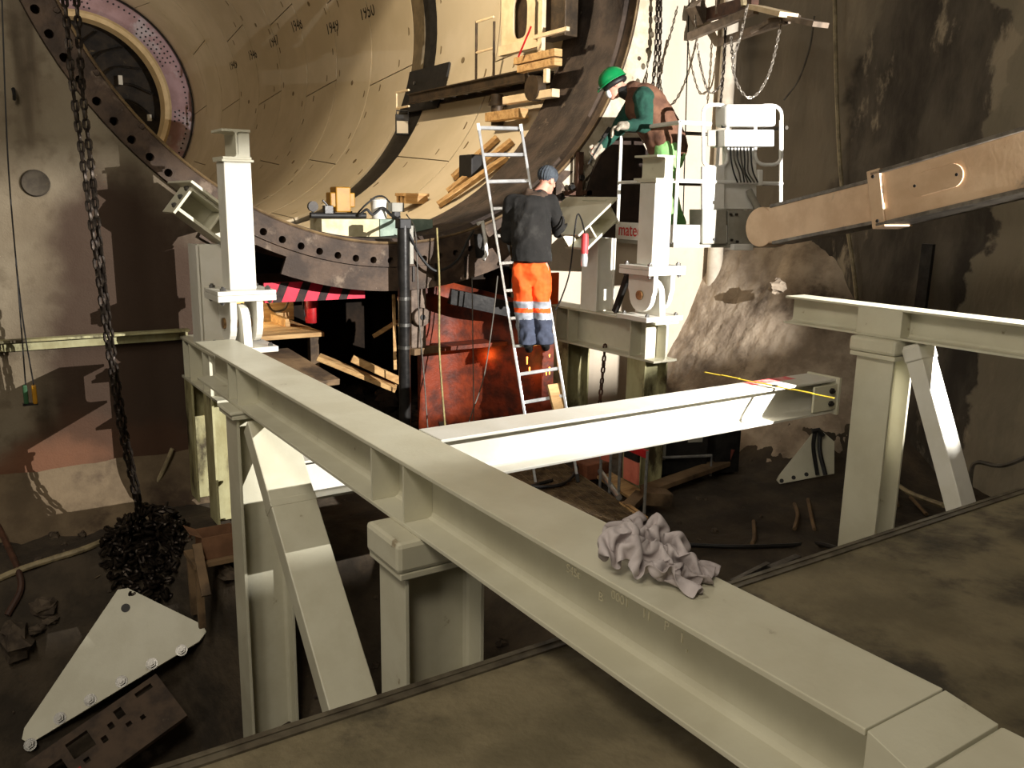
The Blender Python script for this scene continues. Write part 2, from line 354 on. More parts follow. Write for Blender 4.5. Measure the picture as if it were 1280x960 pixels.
# side wall of the shaft on the right, rough shotcrete
def right_wall(u, v):
    y = -2.5 + u * 10.9; z = -2.2 + v * 11
    k = max(0, min(1, (y - 7.2) / 1.0)); d = fbm(y, z, 3, .9) * .10 + fbm(y, z, 9, 3.2) * .035
    return V((8.72 - .05 * k + d * (1 - .8 * k) + .12 * math.sin(z * .5), y, z))
m = MB(); m.grid(right_wall, 110, 110); m.build('wall_right', SHOT, label='dark rough shotcrete side wall of the shaft', kind='structure', smooth=True, origin=V((8.7, 3, 0)))
m = MB(); m.grid(lambda u, v: V((-6 + .08 * fbm(u * 10, v * 10), -3 + 11.2 * u, -3 + 12 * v)), 30, 30)
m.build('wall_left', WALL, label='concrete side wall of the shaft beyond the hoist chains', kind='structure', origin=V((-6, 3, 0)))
# pit ground
def smooth(t): t = max(0, min(1, t)); return t * t * (3 - 2 * t)
def gz(x, y):
    z = -1.22
    yb = 7.35 - .8 * smooth((x - 1.2) / .55)
    z -= 1.6 * smooth((yb - y) / 1.0) * math.exp(-((x - .9) / 2.1) ** 2)
    z -= .25 * smooth((4.6 - y) / 1.5)
    if x > 6.9: z += 2.1 * (max(0, x - 6.95) / 1.75) ** 1.8 * smooth((y - 4.6) / 2.2)
    z += .06 * fbm(x, y, 0, 1.1) + .025 * fbm(x, y, 5, 4)
    return z
m = MB(); m.grid(lambda u, v: V((-6 + 14.7 * u, 2.2 + 6.1 * v, gz(-6 + 14.7 * u, 2.2 + 6.1 * v))), 220, 100)
floor = m.build('floor', DIRT, label='muddy debris-strewn ground of the shaft pit', kind='structure', smooth=True, origin=V((2, 5, -1.3)))
# concrete bank in the right corner (over the ground)
def bank(u, v):
    x = 6.55 + 2.2 * u; y = 4.6 + 3.65 * v
    z = -1.35 + 2.5 * max(0, (x - 6.85) / 1.85) ** 1.6 * smooth((y - 4.6) / 2.2) + .05 * fbm(x, y, 2, 2.5) + .035 * fbm(x, y, 7, 9)
    return V((x, y, z))
m = MB(); m.grid(bank, 90, 110); m.build('floor_bank', BANK, label='rough concrete bank sloping up into the right corner', kind='structure', smooth=True, origin=V((7.6, 6.5, -1)))
# sprayed toe at the foot of the left wall
def toe(u, v):
    x = -6 + 8.0 * u; a = v * math.pi / 2; r = .62 + .12 * fbm(x, 0, 1, 1.3) - .25 * smooth((x - .6) / 1.4)
    return V((x, YW - r * 1.5 * (1 - math.cos(a)) - .02, -.72 - .62 * math.sin(a) * (1 + .25 * fbm(x, v, 4, 1.1)) - .02 + .03 * fbm(x, v * 2, 0, 3)))
TOE = mat('sprayed_toe', S(112, 96, 74), S(88, 74, 56), 2.2, .9, .5, 18, c3=S(66, 52, 40), s3=1.0, world=True)
m = MB(); m.grid(toe, 90, 14); m.build('trim_toe', TOE, label='sprayed concrete toe along the foot of the head wall', kind='structure', smooth=True, origin=V((-2, 8, -1)))
# slab
m = MB(); m.bb((-6, -3, -3.2), (8.6, 2.32, 0))
slab = m.build('floor_slab', SLAB, label='worn concrete slab edge in the foreground', kind='structure', bevel=.02, origin=V((1.5, 0, 0)))
EDGE = mat('edge_angle_steel', S(96, 88, 72), S(66, 58, 46), 8, .6, .15, 40, metal=.2)
m = MB(); m.bb((-6, 2.322, -.10), (8.6, 2.345, .012)); m.bb((-6, 2.29, 0.0), (8.6, 2.321, .008)); m.build('trim_edge', EDGE, label='thin steel edge angle along the slab', kind='structure', origin=V((1.5, 2.33, 0)))
# ---- steel ring with bolt holes
ring = thing('entry_ring', (XC, YW, ZC - RO), 'big rusty steel seal ring bolted around the tunnel mouth', 'steel ring', kind='structure')
YF = YW - .06                           # front face of the flange
def pol(r, a, y): return V((XC + r * math.cos(a), y, ZC + r * math.sin(a)))
def pin(r, a, y): return pol(r, a, y) + V((-.05, 0, -.085))
NH = 112; RH = .036; m = MB()
for i in range(NH):
    a0 = 2 * math.pi * i / NH; a1 = 2 * math.pi * (i + 1) / NH; am = (a0 + a1) / 2
    outer = []
    for t in range(4): outer.append((RB - .12 + (RSE - RB + .12) * 0, a0 + (a1 - a0) * t / 4))
    for t in range(4): outer.append((RB - .12 + (RSE - RB + .12) * t / 4, a1))
    for t in range(4): outer.append((RSE, a1 - (a1 - a0) * t / 4))
    for t in range(4): outer.append((RSE - (RSE - RB + .12) * t / 4, a0))
    op = [pol(r, a, YF) for r, a in outer]; cc = pol(RB, am, YF)
    er = V((math.cos(am), 0, math.sin(am))); et = V((-math.sin(am), 0, math.cos(am)))
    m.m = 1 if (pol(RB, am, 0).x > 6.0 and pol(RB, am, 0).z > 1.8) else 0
    ip = []
    for p in op:
        d = p - cc; th = math.atan2(d.dot(er), d.dot(et)); ip.append(cc + (et * math.cos(th) + er * math.sin(th)) * RH)
    bk = [p + V((0, .14, 0)) for p in ip]
    n = 16; m.add(op + ip + bk, [(k, (k + 1) % n, n + (k + 1) % n, n + k) for k in range(n)] + [(n + k, n + (k + 1) % n, 2 * n + (k + 1) % n, 2 * n + k) for k in range(n)] + [tuple(range(2 * n, 3 * n))])
def strip(m, r0, y0, r1, y1, n=168, a0=0, a1=2 * math.pi, f0=None, f1=None):
    f0 = f0 or pol; f1 = f1 or pol
    for i in range(n):
        p = a0 + (a1 - a0) * i / n; q = a0 + (a1 - a0) * (i + 1) / n
        m.add([f0(r0, p, y0), f0(r0, q, y0), f1(r1, q, y1), f1(r1, p, y1)], [(0, 1, 2, 3)])
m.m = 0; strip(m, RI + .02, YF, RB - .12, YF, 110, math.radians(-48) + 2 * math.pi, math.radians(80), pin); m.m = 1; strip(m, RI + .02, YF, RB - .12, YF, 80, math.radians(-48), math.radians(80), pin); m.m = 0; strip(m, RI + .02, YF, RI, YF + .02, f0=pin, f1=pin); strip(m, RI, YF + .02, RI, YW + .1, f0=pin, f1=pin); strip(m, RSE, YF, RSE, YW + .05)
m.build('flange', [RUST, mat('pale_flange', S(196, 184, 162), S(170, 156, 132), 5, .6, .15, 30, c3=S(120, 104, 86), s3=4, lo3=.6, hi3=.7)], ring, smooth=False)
m = MB(); kw = dict(f0=pin, f1=pin); strip(m, RI + .012, YW + .1, RI - .035, YW + .16, **kw); strip(m, RI - .035, YW + .16, RI - .035, YW + .72, **kw); strip(m, RI - .035, YW + .72, RI + .0, YW + .74, **kw); strip(m, RI, YW + .74, RI, YW + 1.35, **kw); strip(m, RI, YW + 1.35, RI + .3, YW + 1.36, **kw)
m.build('seal', SEAL, ring, smooth=True)
LIP = mat('seal_lip', S(120, 98, 66), S(84, 66, 44), 5, .6, .2)
m = MB()
for i in range(168):
    pass
m.tube([pin(RI - .004, 2 * math.pi * i / 168, YF + .015) for i in range(168)], .013, 6, closed=True); m.build('seal_lip', LIP, ring, smooth=True)
# lower apron plate below the bolt circle, with a notch
a0, a1 = math.radians(238), math.radians(292); m = MB(); n = 60
for i in range(n):
    p = a0 + (a1 - a0) * i / n; q = a0 + (a1 - a0) * (i + 1) / n
    def ro(a):
        d = math.degrees(a)
        if 245.3 < d < 249.8: return RSE + .075
        return RO
    r = min(ro(p), ro(q))
    for y, s_ in ((YF + .01, 1), (YF + .05, -1)): m.add([pol(RSE + .008, p, y), pol(RSE + .008, q, y), pol(r, q, y), pol(r, p, y)], [(0, 1, 2, 3)])
    m.add([pol(r, p, YF + .01), pol(r, q, YF + .01), pol(r, q, YF + .05), pol(r, p, YF + .05)], [(0, 1, 2, 3)])
m.build('apron_plate', RUST, ring)
# bolt studs and grease plugs on the flange
src = None
m = MB(); m.cyl((0, 0, 0), (0, -.012, 0), .026, .022, n=10); plug = m.mesh('plug', RUST)
for d in list(range(196, 300, 9)) + [340, 349, 358, 7]:
    inst(plug, 'plug', ring, pol(RI + .17 - .05 * (d < 240), math.radians(d), YF)) if not 225 < d < 290 else None
# ---- tunnel lining
TR = 3.34
lining = thing('tunnel_lining', (XC, 20, ZC - TR), 'cream concrete segment lining of the bored tunnel', 'tunnel lining', kind='structure')
m = MB(); strip(m, TR + .055, 9.5, TR + .055, 30.3, 96); m.build('joint_backing', JOINT, lining, smooth=True)
rings = [(9.56, 11.5), (11.5, 13.5)] + [(14.35 + 1.78 * i, 14.35 + 1.78 * (i + 1)) for i in range(9)]
PK = mat('bolt_pocket', S(120, 104, 78), rough=.9)
m = MB(); m.prism([(-.018, -.07), (.018, -.05), (.018, .05), (-.018, .07)], (0, 0, 0), X_, Y_, V((0, 0, .006))); pocket = m.mesh('bolt_pocket', PK)
m = MB(); m.cyl((0, 0, 0), (0, 0, .008), .05, n=10); grout = m.mesh('grout_plug', PK)
for ri, (y0, y1) in enumerate(rings):
    off = math.radians((ri * 31) % 60 - 12); ns = 6
    for k in range(ns):
        b0 = off + k * math.pi / 3; b1 = b0 + math.pi / 3; sk = math.radians(3.2) * (1 if k % 2 else -1)
        g = .003; gy = .012; m = MB(); nn = 12
        A = lambda t, s_: (b0 + g + (sk * (s_ - .5))) * (1 - t) + (b1 - g - (sk * (s_ - .5))) * t
        vs = []; fs = []
        for j, (s_, rr) in enumerate([(0, TR + .05), (0, TR + .006), (.006, TR), (.994, TR), (1, TR + .006), (1, TR + .05)]):
            yy = y0 + gy + (y1 - y0 - 2 * gy) * s_
            for t in range(nn + 1): vs.append(pol(rr, A(t / nn, s_), yy))
        W_ = nn + 1
        for j in range(5):
            for t in range(nn): fs.append((j * W_ + t, j * W_ + t + 1, (j + 1) * W_ + t + 1, (j + 1) * W_ + t))
        # end returns
        for t in (0, nn):
            base = len(vs)
            for s_ in (0, 1): vs.append(pol(TR + .05, A(t / nn, s_), y0 + gy + (y1 - y0 - 2 * gy) * s_))
            fs.append((1 * W_ + t, 4 * W_ + t, base + 1, base))
        m.add(vs, fs); so = m.build('segment', SEGM, lining, smooth=False)
        so.data.polygons.foreach_set('use_smooth', [True] * len(so.data.polygons)); so.data.set_sharp_from_angle(angle=math.radians(14))
        if ri < 8:
            for (t, s_, kind) in ((.18, .10, 0), (.42, .10, 0), (.58, .90, 0), (.82, .90, 0), (.5, .5, 1), (.04, .3, 0), (.96, .7, 0)):
                a = A(t, s_); yy = y0 + (y1 - y0) * s_; nrm = V((-math.cos(a), 0, -math.sin(a))); tg = V((-math.sin(a), 0, math.cos(a)))
                if pol(TR, a, yy).z > 7.2 or pol(TR, a, yy).x < 2.5: continue
                M = Matrix((V((0, 1, 0)).cross(tg) if False else tg.cross(nrm), tg, nrm)).transposed()
                inst(pocket if kind == 0 else grout, 'bolt_pocket' if kind == 0 else 'grout_plug', lining, pol(TR - .001, a, yy), M.to_quaternion())
# gap collar between the two lining runs
m = MB(); strip(m, TR + .04, 13.5, TR + .04, 14.34, 96); m.build('collar', BLKMET, lining, smooth=True)
m = MB(); strip(m, TR - .01, 13.98, TR - .01, 14.33, 96, math.radians(-12), math.radians(95)); strip(m, TR - .01, 13.98, TR + .04, 13.98, 96, math.radians(-12), math.radians(95))
m.build('collar_plate', mat('collar_steel', S(112, 98, 74), S(92, 80, 60), 5, .6), lining, smooth=True)
NUM = mat('number_paint', S(44, 38, 30), rough=.8)
def on_cyl(u, v, R):
    d = ray(u, v); ax, az = d.x, d.z; ox, oz = CP.x - XC, CP.z - ZC
    A_ = ax * ax + az * az; B_ = 2 * (ax * ox + az * oz); C_ = ox * ox + oz * oz - R * R
    t = (-B_ + math.sqrt(max(0, B_ * B_ - 4 * A_ * C_))) / (2 * A_); return CP + d * t
for txt, u, v in (('1950', 451, 26), ('1949', 409, 44), ('1948', 366, 41), ('1947', 338, 60), ('1946', 312, 76), ('1945', 288, 88)):
    p = on_cyl(u, v, TR - .006); a = math.atan2(p.z - ZC, p.x - XC)
    place_text('ring_number', txt, .34, NUM, lining, p, V((0, -1, 0)), V((-math.sin(a), 0, math.cos(a))), .002)
# ---- far bulkhead
PINK = mat('pink_bulkhead', S(190, 158, 164), S(168, 136, 138), 1.6, .6, .05, 20, c3=S(196, 184, 190), s3=1.2)
bh = thing('bulkhead', (XC, 30.3, ZC - TR), 'round pinkish bulkhead ring with dotted bolt holes closing the far tunnel end', 'bulkhead', kind='structure')
m = MB(); strip(m, 2.62, 30.2, TR + .05, 30.2, 96); m.build('bulkhead_plate', PINK, bh)
m = MB(); strip(m, 2.62, 30.2, 2.60, 30.0, 96); strip(m, 2.60, 30.0, 2.52, 29.95, 96); strip(m, 2.52, 29.95, 2.40, 30.02, 96); strip(m, 2.40, 30.02, 2.38, 30.6, 96); m.build('collar', mat('cream_paint', S(224, 200, 156), S(206, 182, 138), 3, .55), bh, smooth=True)
m = MB(); m.tube([pol(TR - .06, 2 * math.pi * i / 96, 30.1) for i in range(96)], .035, 6, closed=True); m.build('rim', BLKMET, bh)
m = MB()
for i in range(120):
    a = 2 * math.pi * i / 120
    for r in (3.12,) + ((2.74, 2.87, 3.0) if (i // 9) % 2 else ()): p = pol(r, a + (.02 if r == 2.87 else 0), 30.19); m.cyl(p, p - V((0, .012, 0)), .03, n=6)
m.build('bolt_heads', BLACK, bh, kind='stuff')
m = MB(); m.cyl((XC, 31.6, ZC), (XC, 31.7, ZC), 3.0, n=40); m.build('inner_face', mat('dark_machine', S(58, 48, 36), S(30, 25, 20), 2.5, .7, .3, 8, c3=S(110, 94, 68), s3=2.4, lo3=.62, hi3=.7), bh)
m = MB()
for k in range(9):
    a = -1.2 + .35 * k; m.tube(curve_pts([pol(2.35, a, 31.2), pol(1.6, a + .25, 31.0), pol(.6, a + .2, 31.1)], 5), .035, 5)
m.build('pipework', DKSTEEL, bh, kind='stuff')
m = MB()
for (r, a, l) in ((1.5, .55, .28), (1.75, -.35, .22), (2.1, -.15, .2), (1.8, -.5, .3), (2.15, -.42, .4)): p = pol(r, a, 30.9); m.box(p, (.12, .1, l))
m.build('junction_box', WHITE2, bh)
# ---- trench under the ring
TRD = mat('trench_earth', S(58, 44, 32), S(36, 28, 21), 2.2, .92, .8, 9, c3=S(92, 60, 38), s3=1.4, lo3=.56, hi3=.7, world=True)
m = MB(); m.grid(lambda u, v: V((TX0 - .05 + (TX1 - TX0 + .1) * u, YW - .35 + 5.6 * v, -1.13 - .1 * math.sin(v * 2) + .10 * fbm(u * 4, v * 5, 0, 1.6))), 50, 50); m.build('floor_trench', TRD, label='dark muddy floor of the trench under the ring', kind='structure', smooth=True, origin=V((4, 10, -1)))
m = MB(); m.bb((TX0 - .2, YW + .85, -2), (TX0, 13.4, .79)); m.bb((TX1, YW + .85, -2), (TX1 + .2, 13.4, .79)); m.bb((TX0 - .2, 13.4, -2), (TX1 + .2, 13.6, .79)); m.build('wall_trench', TRD, label='earth-stained sides of the trench under the ring', kind='structure', origin=V((4, 10, -1)))
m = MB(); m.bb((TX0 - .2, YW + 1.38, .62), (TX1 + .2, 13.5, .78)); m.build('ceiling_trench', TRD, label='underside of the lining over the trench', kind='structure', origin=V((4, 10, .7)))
#@@OBJECTS
# ------------------------------------------------------------------ steel frame
MAIN_T, MAIN_B = .5, .2
mx0, mx1 = 1.56, 1.86; mxc = 1.71
def hexbolt(m, p, n_, r=.018, h=.016):
    n_ = V(n_).normalized(); m.cyl(p, V(p) + n_ * h, r, n=6); m.cyl(V(p) + n_ * h, V(p) + n_ * (h + .012), r * .55, n=8)
# long beam running from the foreground to the head wall
beam = thing('long_beam', (mxc, 3.8, MAIN_B), 'long white steel beam running from the foreground with a rag lying on it', 'steel beam')
m = MB(); m.hbeam((mxc, .95, .35), (mxc, 6.86, .35), .30, .30, .019, .012, r=.026); m.build('profile', WHITE, beam, bevel=.003)
m = MB(); m.bb((mx0 + .004, 3.30, MAIN_B + .02), (mxc - .007, 3.315, MAIN_T - .02)); stf = m.mesh('stiffener', WHITE, V((mxc, 3.3, MAIN_B)))
for y in (on_x(464, 590, 1.56).y, on_x(504, 620, 1.56).y, on_x(296, 490, 1.56).y, on_x(285, 480, 1.56).y): inst(stf, 'stiffener', beam, (mxc, y, MAIN_B))
LET = mat('embossed_letters', S(236, 230, 204), rough=.5)
for (body, u, v) in (('S4St', 708, 708), ('B', 748, 743), ('0001', 764, 741), ('11', 802, 764), ('P', 830, 780), ('1', 849, 795), (',', 857, 807)):
    p = on_x(u, v + 6, mxc - .0075); place_text('marking', body, .044, LET, beam, p, V((0, -1, 0)), Z_, .0015)
# thicker end block it is welded to
m = MB()
sec = [(-.165, 0), (.165, 0), (.175, .012), (.175, .445), (.15, .47), (-.15, .47), (-.175, .445), (-.175, .012)]
m.prism(sec, (mxc + .012, -.9, 0), X_, Z_, V((0, 1.72, 0)))
pe = m.build('beam_pedestal', WHITE, None, 'white welded steel pedestal under the near end of the long beam', 'pedestal', bevel=.008)
m = MB(); m.prism([(-.15, .005), (.15, .005), (.165, .13), (-.165, .13)], (mxc, .82, .0), X_, Y_, V((0, 0, .001)))
m = MB(); m.add([(mx0, .945, .499), (mx1, .945, .499), (mx1 + .014, .825, .472), (mx0 - .014, .825, .472), (mx0, .945, .24), (mx1, .945, .24), (mx1 + .014, .825, .22), (mx0 - .014, .825, .22)], [(0, 1, 2, 3), (4, 5, 6, 7), (0, 3, 7, 4), (1, 2, 6, 5), (0, 1, 5, 4), (3, 2, 6, 7)])
m.build('weld_seam', WHITE, beam, bevel=.002)
# cross beam
cb = thing('cross_beam', (3.4, 3.54, .27), 'white cross beam with a yellow folding rule laid on it', 'steel beam')
m = MB(); m.hbeam((1.87, 3.54, .385), (4.84, 3.54, .385), .23, .23, .016, .010, up=Z_, r=.022); m.build('profile', WHITE2, cb, bevel=.003)
m = MB(); m.bb((4.835, 3.40, .26), (4.858, 3.66, .51)); m.bb((4.60, 3.41, .30), (4.834, 3.425, .47)); m.build('end_plate', WHITE, cb, bevel=.003)
m = MB(); hexbolt(m, (0, 0, 0), (0, -1, 0), .02); hb = m.mesh('bolt', DKSTEEL)
for z in (.345, .43): inst(hb, 'bolt', cb, (4.77, 3.411, z))
REDM = mat('red_spray', S(226, 84, 92), S(222, 160, 150), 14, .5, lo=.40, hi=.62)
m = MB(); m.grid(lambda u, v: V((4.18 + .42 * u, 3.56 + .09 * v, .5008)), 4, 2); m.build('spray_mark', REDM, cb, label='red spray mark')
# columns
def column(x0, x1, y0, y1, zt, zb, cap, label, mname=WHITE, name='column'):
    c = thing(name, ((x0 + x1) / 2, (y0 + y1) / 2, zb), label, 'steel column', 'white columns of the steel frame')
    m = MB(); m.hbeam(((x0 + x1) / 2, (y0 + y1) / 2, zb), ((x0 + x1) / 2, (y0 + y1) / 2, zt - cap), x1 - x0, y1 - y0, .02, .012, up=X_, r=.022); m.build('profile', mname, c, bevel=.003)
    if cap:
        m = MB(); m.bb((x0 - .035, y0 - .03, zt - cap), (x1 + .035, y1 + .03, zt - cap + .03)); m.build('cap_plate', mname, c, bevel=.005)
        m = MB(); m.bb((x0 - .05, y0 - .035, zt - cap + .03), (x1 + .05, y1 + .035, zt - .001)); m.build('packing_block', mname, c, bevel=.022)
    return c
column(1.50, 1.90, 3.07, 3.33, MAIN_B, -1.75, .17, 'wide white column under the middle of the long beam, nearest the slab')
lc = column(1.53, 1.88, 5.68, 5.95, MAIN_B, -2.75, .06, 'white column under the far part of the long beam, beside a leaning brace')
# raking brace in front of it
def tube_box(m, p, q, w, h, up): m.bar(p, q, w, h, up)
bt, bb_ = V((1.72, 5.62, .10)), V((1.72, 3.95, -1.62))
br = thing('raking_brace', bb_, 'broad white raking brace leaning against the column below the long beam', 'steel brace')
m = MB(); m.bar(bt, bb_, .30, .14, (0, -1, 1)); m.build('box_section', WHITE, br, bevel=.008)
d_ = (bb_ - bt).normalized(); mid = bt + d_ * .62; a_, s_, u_ = frame(d_, (0, -1, 1))
m = MB(); m.box(mid, (.05, .306, .146), (d_, s_, u_)); m.build('splice_band', WHITE, br, bevel=.004)
# right-hand frame
RBX0, RBX1, RBT, RBB = 4.87, 5.07, 1.0, .81
rb = thing('short_beam', (4.97, 2.2, RBB), 'white steel beam at the right edge resting on a braced column', 'steel beam')
m = MB(); m.hbeam((4.97, .3, .905), (4.97, 3.92, .905), .19, .20, .014, .009, r=.018); m.build('profile', WHITE, rb, bevel=.002)
m = MB(); m.bb((4.868, 3.03, RBB + .014), (4.962, 3.34, RBT - .014)); m.build('stiffener_box', WHITE, rb, bevel=.003)
rc = column(4.86, 5.08, 3.05, 3.31, RBB, -1.75, .13, 'white column below the beam at the right edge, with the cross beam bolted to it')
column(4.87, 5.07, .42, .62, RBB, .0, .02, 'white post standing on the slab under the near end of the right beam')
rt = V((4.97, 2.975, .79))
p_ = on_x(1190, 650, 4.9); rbm = V((4.97, 2.47, -.40))
r2 = thing('raking_brace', rbm, 'slim white raking brace at the right, its upper half brightly lit', 'steel brace')
m = MB(); m.bar(rt, rbm, .16, .11, (0, -1, 1)); m.build('box_section', WHITE2, r2, bevel=.006)
m = MB(); d_ = (rbm - rt).normalized(); a_, s_, u_ = frame(d_, (0, -1, 1)); m.box(rt + d_ * .06, (.09, .18, .12), (d_, s_, u_)); m.build('gusset', WHITE2, r2, bevel=.01)

m = MB(); m.hbeam((1.9, 5.72, -.35), (2.6, 5.72, -.35), .30, .24, .018, .011); m.build('cross_beam', WHITE2, None, 'short lit cross beam welded to the far column, glimpsed under the long beam', 'steel beam', bevel=.003)

# ------------------------------------------------------------------ supports of the ring and hinged struts
m = MB(); hexbolt(m, (0, 0, 0), Z_, .024, .022); BOLTM = m.mesh('bolt', STEEL)
def bolt(parent, p, n_=Z_, sc=1.0): return inst(BOLTM, 'bolt', parent, p, V(n_).to_track_quat('Z', 'Y'), (sc, sc, sc))
def strut(x, y, zb, ztop, label, sc=1.0):
    t = thing('hinged_strut', (x, y, zb), label, 'steel strut', 'hinged struts in front of the ring')
    W2 = WHITE2; zp = zb + .46 * sc
    m = MB(); m.bb((x - .235, y - .215, zb), (x + .235, y + .215, zb + .045)); m.build('base_plate', W2, t, bevel=.004)
    def lug(px, up, name, w_=.055):
        r = .17 * sc; zc = zb + .25 * sc
        if up: poly = [(-.19 * sc, zp), (-.19 * sc, zc + .05)] + [(r * math.cos(a), zc + r * math.sin(a)) for a in [math.pi + math.pi * k / 10 for k in range(11)]] + [(.19 * sc, zc + .05), (.19 * sc, zp)]
        else: poly = [(-.19 * sc, zb + .045), (.19 * sc, zb + .045)] + [(r * math.cos(a), zc + r * math.sin(a)) for a in [math.pi * k / 10 for k in range(11)]]
        m = MB(); m.prism(poly, (px - w_ / 2, y, 0), Y_, Z_, V((w_, 0, 0))); m.build(name, W2, t, bevel=.004)
    lug(x - .115 * sc, True, 'upper_lug'); lug(x + .115 * sc, True, 'upper_lug'); lug(x, False, 'lower_lug', .07)
    m = MB(); m.cyl((x - .165 * sc, y, zb + .25 * sc), (x + .165 * sc, y, zb + .25 * sc), .045, n=18); m.build('pin', mat('brass_pin', S(150, 118, 78), S(110, 84, 54), 20, .4, metal=.6), t, smooth=True)
    m = MB(); m.bb((x - .235, y - .215, zp), (x + .235, y + .215, zp + .05)); m.build('hinge_plate', W2, t, bevel=.004)
    m = MB(); m.bb((x - .235, y - .215, zp + .052), (x + .235, y + .215, zp + .085)); m.build('post_plate', W2, t, bevel=.004)
    for sx in (-1, 1):
        for sy in (-1, 1):
            bolt(t, (x + sx * .18, y + sy * .165, zp + .085)); bolt(t, (x + sx * .19, y + sy * .175, zp), -Z_, .8); bolt(t, (x + sx * .185, y + sy * .165, zb + .045), Z_, .85)
    m = MB(); m.bb((x - .108, y - .11, zp + .085), (x + .108, y + .11, ztop - .27)); m.build('post', W2, t, bevel=.008)
    m = MB(); m.hbeam((x, y - .115, ztop - .135), (x, y + .20, ztop - .135), .23, .225, .02, .016, r=.018); m.build('head_stub', WHITE, t, bevel=.003)
    m = MB(); m.bb((x - .125, y - .13, ztop - .27), (x + .125, y + .14, ztop - .25)); m.build('head_sole', WHITE, t, bevel=.004)
    m = MB(); m.bb((x + .014, y - .10, ztop - .23), (x + .105, y - .088, ztop - .04)); m.build('head_plate', WHITE, t)
    return t
def ring_support(xc, y0, y1, zt, zb, px0, px1, py0, py1, ptop, lean, label, mlow, legs, head, wid=.30):
    t = thing('ring_support', (xc, (y0 + y1) / 2, zb), label, 'support frame', 'white frames carrying the ring')
    h = .39; zc = zt - h / 2
    m = MB(); m.hbeam((xc, y0, zc), (xc, y1, zc), h, wid, .022, .014, r=.024); m.build('short_beam', WHITE, t, bevel=.003)
    for y in legs:
        for dy in (-.11, .11):
            for sx in (-1, 1):
                m = MB(); m.bb((xc + sx * .012, y + dy - .008, zt - h + .022), (xc + sx * (wid / 2 - .004), y + dy + .008, zt - .022)); m.build('stiffener', WHITE, t)
        m = MB(); m.hbeam((xc, y, zb), (xc, y, zt - h), wid, .26, .02, .012, up=X_); m.build('leg', mlow, t, bevel=.003)
    m = MB(); m.hbeam(((px0 + px1) / 2, (py0 + py1) / 2, zt), ((px0 + px1) / 2, (py0 + py1) / 2, ptop), px1 - px0, py1 - py0, .02, .02, up=X_); m.bb((px0 + .021, py0 + .02, zt), (px1 - .021, py0 + .034, ptop)); m.build('post', WHITE2, t, bevel=.003)
    s_ = 1 if lean < 0 else -1
    ax = V((math.cos(lean), 0, math.sin(lean))) * s_; nrm = V((-math.sin(lean), 0, math.cos(lean)))
    hc = V(head); D = py1 - py0 + .12; yo = V((0, 0, 0))
    for k, nm in ((-.10, 'head_flange'), (.10, 'head_flange')):
        m = MB(); m.box(hc + nrm * k, (.46, D, .026), (ax, Y_, nrm)); m.build(nm, WHITE, t, bevel=.003)
    m = MB(); m.box(hc + V((0, D * .3, 0)), (.46, .025, .174), (ax, Y_, nrm)); m.build('head_web', WHITE, t)
    m = MB(); m.box(hc - ax * .24, (.022, D, .30), (ax, Y_, nrm)); m.build('head_end_plate', WHITE, t, bevel=.003)
    m = MB(); m.box(hc + ax * .06, (.02, D * .9, .17), (ax, Y_, nrm)); m.build('head_stiffener', WHITE, t, bevel=.003)
    m = MB(); m.box(hc + nrm * .126 + V((0, .12, 0)), (.60, D + .45, .022), (ax, Y_, nrm)); m.build('bearing_plate', WHITE, t, bevel=.003)
    for k in (-1, 0, 1): bolt(t, hc - ax * .252 + nrm * (k * .085) + V((0, -D * .28, 0)), -ax, .9)
    return t
lt = ring_support(1.87, 6.93, 8.16, .36, -1.15, 1.74, 1.99, 7.42, 7.70, 1.22, math.radians(-38), 'white frame behind the far end of the long beam, its leg stained greenish', WGREEN, (7.25, 7.95), on_y(258, 268, 7.45) + V((0, .08, -.02)))
rtm = ring_support(5.68, 5.92, 8.12, .517, -1.2, 5.56, 5.80, 6.86, 7.12, 1.265, math.radians(38), 'white frame right of the ladder with a chain hanging from its short beam', WGREEN, (6.17, 7.40), on_y(728, 283, 6.83) + V((.12, .1, .0)))
strut(2.0, 7.12, .362, on_y(296, 158, 7.0).z, 'hinged white strut at the far end of the long beam', .93)
strut(5.68, 6.17, .519, on_y(818, 190, 6.06).z, 'hinged white strut standing in front of the work platform', .95)
m = MB(); m.bar((5.60, 6.60, .545), (5.60, 6.42, .94), .05, .05); m.build('prop_bar', BLKMET, None, 'black bar propped between short beam and hinge plate', 'steel bar')

# ------------------------------------------------------------------ ladder
AL_ = ALU
lb0, lb1 = bp(671, 612, 8.28), bp(722, 600, 8.28); lt0, lt1 = bp(598, 157, 8.55), bp(651, 158, 8.55)
lad = thing('ladder', (lb0 + lb1) / 2, 'aluminium ladder leaning up against the steel ring', 'ladder')
nl = (lt0 - lb0).cross(lt1 - lt0).normalized()
for a, b in ((lb0, lt0), (lb1, lt1)):
    m = MB(); m.bar(a, b, .026, .062, nl); r_ = m.build('rail', AL_, lad, bevel=.004)
    m = MB(); m.bar(a - (b - a).normalized() * .02, a + (b - a).normalized() * .06, .034, .07, nl); m.build('foot_cap', BLACK, r_)
    m = MB(); m.bar(b - (b - a).normalized() * .06, b + (b - a).normalized() * .012, .032, .068, nl); m.build('end_cap', WHITE2, r_)
NR = 13
for k in range(NR):
    t = (1 - (k * 34.6 + 3) / 455.0)
    a = lb0.lerp(lt0, t); b = lb1.lerp(lt1, t); m = MB(); m.bar(a, b, .034, .028, nl); m.build('rung', AL_, lad, bevel=.004)

